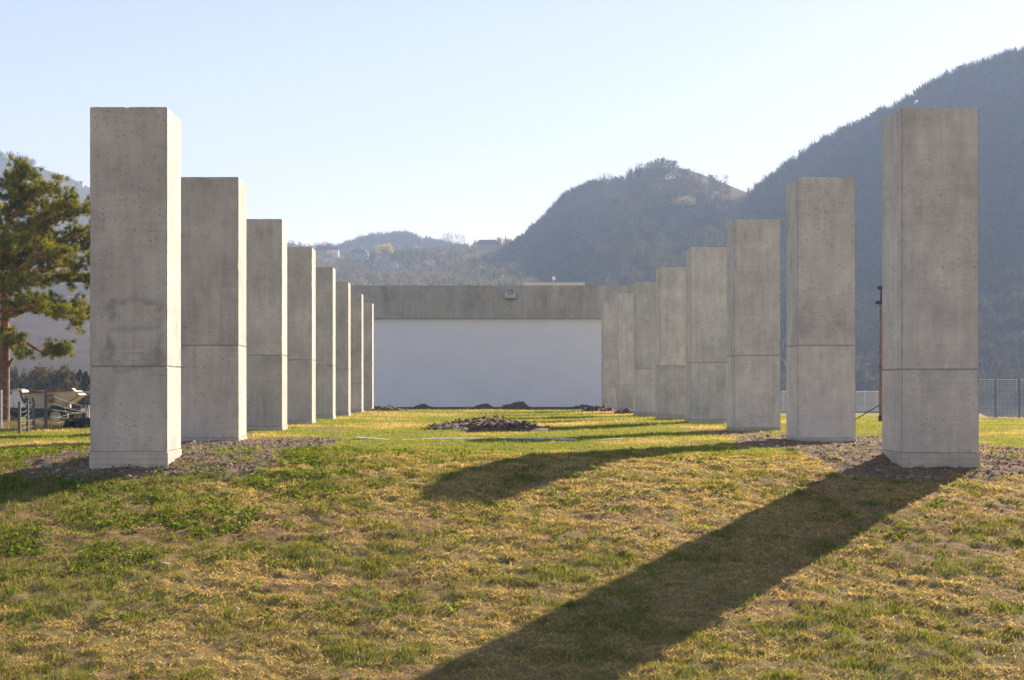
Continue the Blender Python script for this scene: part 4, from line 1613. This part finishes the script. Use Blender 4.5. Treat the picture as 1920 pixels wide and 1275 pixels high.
def blades(x, y, z, ln, wd, tilt, col, name, label):
    n = len(x)
    az = rng.random(n) * 6.283
    d = np.stack([np.cos(az) * np.sin(tilt), np.sin(az) * np.sin(tilt), np.cos(tilt)], -1)
    s = rng.normal(size=(n, 3))
    s[:, 2] *= .3
    s -= d * np.sum(s * d, 1, keepdims=True)
    s /= np.linalg.norm(s, axis=1, keepdims=True) + 1e-9
    b = np.stack([x, y, z - .004], -1)
    tri = np.zeros((n, 3, 3))
    tri[:, 0] = b - s * wd[:, None] * .5
    tri[:, 1] = b + s * wd[:, None] * .5
    tri[:, 2] = b + d * ln[:, None]
    o = link(name, np_mesh(name, tri.reshape(-1, 3), np.arange(3 * n).reshape(-1, 3), np.repeat(col, 3, 0)), M['blade'])
    tag(o, label, 'grass', kind='stuff')
    return o


def green_field(x, y):
    """0 straw .. 1 green"""
    g = fbm(x * .9, y * 1.2, 3, 110) * .6 + fbm(x * 3.2, y * 3.6, 2, 113) * .4
    left = (1 - sstep(-5.5, -.5, x + .28 * (24 - y))) * sstep(15.0, 19.0, y) * .20
    crest = -.10 * sstep(0, 2, x) * (1 - sstep(5.0, 7, x)) * sstep(20, 22, y) * (1 - sstep(25.5, 27, y))
    return g + left + crest


# tufts on the slope
n = 24000
tx = rng.uniform(-11.2, 13.4, n)
ty_ = 14.3 + rng.random(n) * 13.5
k = in_view(tx, ty_)
tx, ty_ = tx[k], ty_[k]
gf_ = green_field(tx, ty_)
dmm = dirt_mask(tx, ty_)
bmm = bare_mask(tx, ty_)
k = rng.random(len(tx)) < (1 - .86 * dmm) * (1 - .45 * bmm)
tx, ty_, gf_ = tx[k], ty_[k], gf_[k]
m = len(tx)
isg = sstep(.47, .62, gf_ + rng.normal(0, .05, m))
vig = rng.lognormal(0, .35, m)
nb = 24
X = np.repeat(tx, nb) + rng.normal(0, 1, m * nb) * np.repeat(.030 + .022 * vig, nb)
Y = np.repeat(ty_, nb) + rng.normal(0, 1, m * nb) * np.repeat(.030 + .022 * vig, nb)
G = np.repeat(isg, nb)
vg = np.repeat(vig, nb)
q = np.clip(G + rng.normal(0, .22, m * nb), 0, 1)
col = np.where(q[:, None] < .5, STRAW + (OLIVE - STRAW) * (q[:, None] * 2), OLIVE + (GREEN - OLIVE) * (q[:, None] * 2 - 1))
br = rng.random(m * nb) < .18
col[br] = BROWN
col *= rng.uniform(.6, 1.35, (m * nb, 1))
ln = np.clip(rng.uniform(.026, .060, m * nb) * (.75 + .45 * vg) * (1 + .25 * G), .015, .12)
tilt = np.abs(rng.normal(0, 1, m * nb)) * .35 + .75 - .45 * G
blades(X, Y, ground_z(X, Y), ln, rng.uniform(.005, .010, m * nb), np.clip(tilt, 0, 1.5), col, 'slope_grass', 'short straw and olive turf tufts on the near slope')

# bigger dark green tussocks standing out of the turf
n = 1650
tx = rng.uniform(-11.2, 13.4, n)
ty_ = 14.5 + rng.random(n) * 12.5
k = in_view(tx, ty_) & (rng.random(n) < .25 + 1.3 * sstep(.42, .6, fbm(tx * .6, ty_ * .8, 3, 150))) & (dirt_mask(tx, ty_) < .7)
tx, ty_ = tx[k], ty_[k]
m, nb = len(tx), 70
rad = np.repeat(rng.uniform(.025, .085, m), nb)
X = np.repeat(tx, nb) + rng.normal(0, 1, m * nb) * rad * 1.2
Y = np.repeat(ty_, nb) + rng.normal(0, 1, m * nb) * rad
lush = np.repeat(rng.random(m), nb)[:, None]
col = (GREEN * .8 * lush + OLIVE * .75 * (1 - lush)) * rng.uniform(.7, 1.3, (m * nb, 1))
br = rng.random(m * nb) < .12
col[br] = STRAW * .8
blades(X, Y, ground_z(X, Y), rng.uniform(.03, .075, m * nb) * (.7 + rad * 6), rng.uniform(.006, .011, m * nb), np.abs(rng.normal(0, .45, m * nb)) + .1, col, 'tussock_grass', 'dark green grass tussocks dotted over the near slope')

# flat thatch between the tufts
n = 380000
X = rng.uniform(-11.2, 13.4, n)
Y = 14.3 + rng.random(n) * 13.5
k = in_view(X, Y) & (rng.random(n) < (1 - .92 * dirt_mask(X, Y)) * (1 - .4 * bare_mask(X, Y)))
X, Y = X[k], Y[k]
m = len(X)
gq = np.clip(sstep(.42, .62, green_field(X, Y)) + rng.normal(0, .25, m), 0, 1)[:, None]
col = (STRAW * (1 - gq) + OLIVE * gq) * rng.uniform(.4, 1.35, (m, 1))
br = rng.random(m) < .3
col[br] = BROWN * rng.uniform(.7, 1.1, (br.sum(), 1))
blades(X, Y, ground_z(X, Y) + rng.uniform(0, .012, m), rng.uniform(.022, .046, m), rng.uniform(.0028, .006, m), rng.uniform(1.0, 1.5, m), col, 'thatch', 'flattened dry thatch on the near slope')

# lawn on the level ground, coarser with distance
n = 370000
Ymin, Ymax = 26.5, 101.0
uu = rng.random(n)
Y = 1 / (1 / Ymin - uu * (1 / Ymin - 1 / Ymax))
X = rng.uniform(-880 / 3000 * Y - 4, 1040 / 3000 * Y + 4)
shade_edge = 101
k = rng.random(n) < (1 - .93 * dirt_mask(X, Y))
X, Y = X[k], Y[k]
m = len(X)
ln_ = fbm(X * .35, Y * .35, 3, 40)
fine = fbm(X * 1.6, Y * 1.6, 3, 130)
q = np.clip(1 - sstep(.52, .74, ln_) * .75 + (fine - .5) * 1.3 + rng.normal(0, .2, m), 0, 1)[:, None]
col = np.where(q < .5, STRAW * .95 + (OLIVE * 1.15 - STRAW * .95) * q * 2, OLIVE * 1.15 + (LUSH - OLIVE * 1.15) * (q * 2 - 1))
col = col * rng.uniform(.8, 1.2, (m, 1))
scl = np.clip(Y / 28, 1, 3.2)
blades(X, Y, ground_z(X, Y), rng.uniform(.03, .065, m) * scl ** .5 * (.7 + .6 * fine), rng.uniform(.007, .012, m) * scl, np.clip(np.abs(rng.normal(0, .45, m)) + .25, 0, 1.4), col, 'lawn_grass', 'yellow green lawn between the two rows of columns')

# broad-leaved weeds on the left of the slope and at the edges of the bare soil
n = 9000
X0 = rng.uniform(-9, 11.5, n)
Y0 = 17.5 + rng.random(n) * 11
wd_ = (1 - sstep(-4.2, -.4, X0 + .35 * (24 - Y0))) * sstep(18.2, 20.5, Y0) * .9 + .05
d0 = dirt_mask(X0, Y0)
wd_ = wd_ + .35 * np.exp(-((d0 - .3) / .2) ** 2)
wd_ = wd_ * sstep(.32, .66, fbm(X0 * 1.3, Y0 * 1.5, 3, 140)) * (1 - .9 * d0)
k = (rng.random(n) < wd_) & in_view(X0, Y0)
X0, Y0 = X0[k], Y0[k]
m = len(X0)
nl = 18
X = np.repeat(X0, nl) + rng.normal(0, .10, m * nl)
Y = np.repeat(Y0, nl) + rng.normal(0, .10, m * nl)
Z = ground_z(X, Y) + rng.uniform(.004, .05, m * nl)
sz = rng.uniform(.010, .030, m * nl)
az = rng.random(m * nl) * 6.283
tl = rng.normal(0, .6, (m * nl, 2))
u = np.stack([np.cos(az), np.sin(az), tl[:, 0]], -1)
v = np.stack([-np.sin(az), np.cos(az), tl[:, 1]], -1)
c0 = np.stack([X, Y, Z], -1)
quad = np.stack([c0 - u * sz[:, None] * 1.3, c0 - v * sz[:, None] * .75, c0 + u * sz[:, None] * 1.3, c0 + v * sz[:, None] * .75], 1)
wcol = np.repeat(np.array([.125, .195, .024]) * rng.uniform(.6, 1.4, (m * nl, 1)), 4, 0)
o = link('weeds', np_mesh('weeds', quad.reshape(-1, 3), np.arange(4 * m * nl).reshape(-1, 4), wcol), M['weed'])
tag(o, 'bright green broad leaved weeds around the bare soil on the left of the slope', 'weeds', kind='stuff')

# ------------------------------------------------------------------ haze
hz, t, out = newmat('valley_haze')
pv = t.nodes.new('ShaderNodeVolumePrincipled')
pv.inputs['Color'].default_value = (.50, .68, 1.0, 1)
pv.inputs['Density'].default_value = .00038
pv.inputs['Anisotropy'].default_value = 0.0
t.links.new(pv.outputs[0], out.inputs['Volume'])
haze = box_obj('haze', (-1250, 1250, -330, 2000, -14, 300), hz)
tag(haze, 'thin blue valley haze', 'haze', kind='stuff')
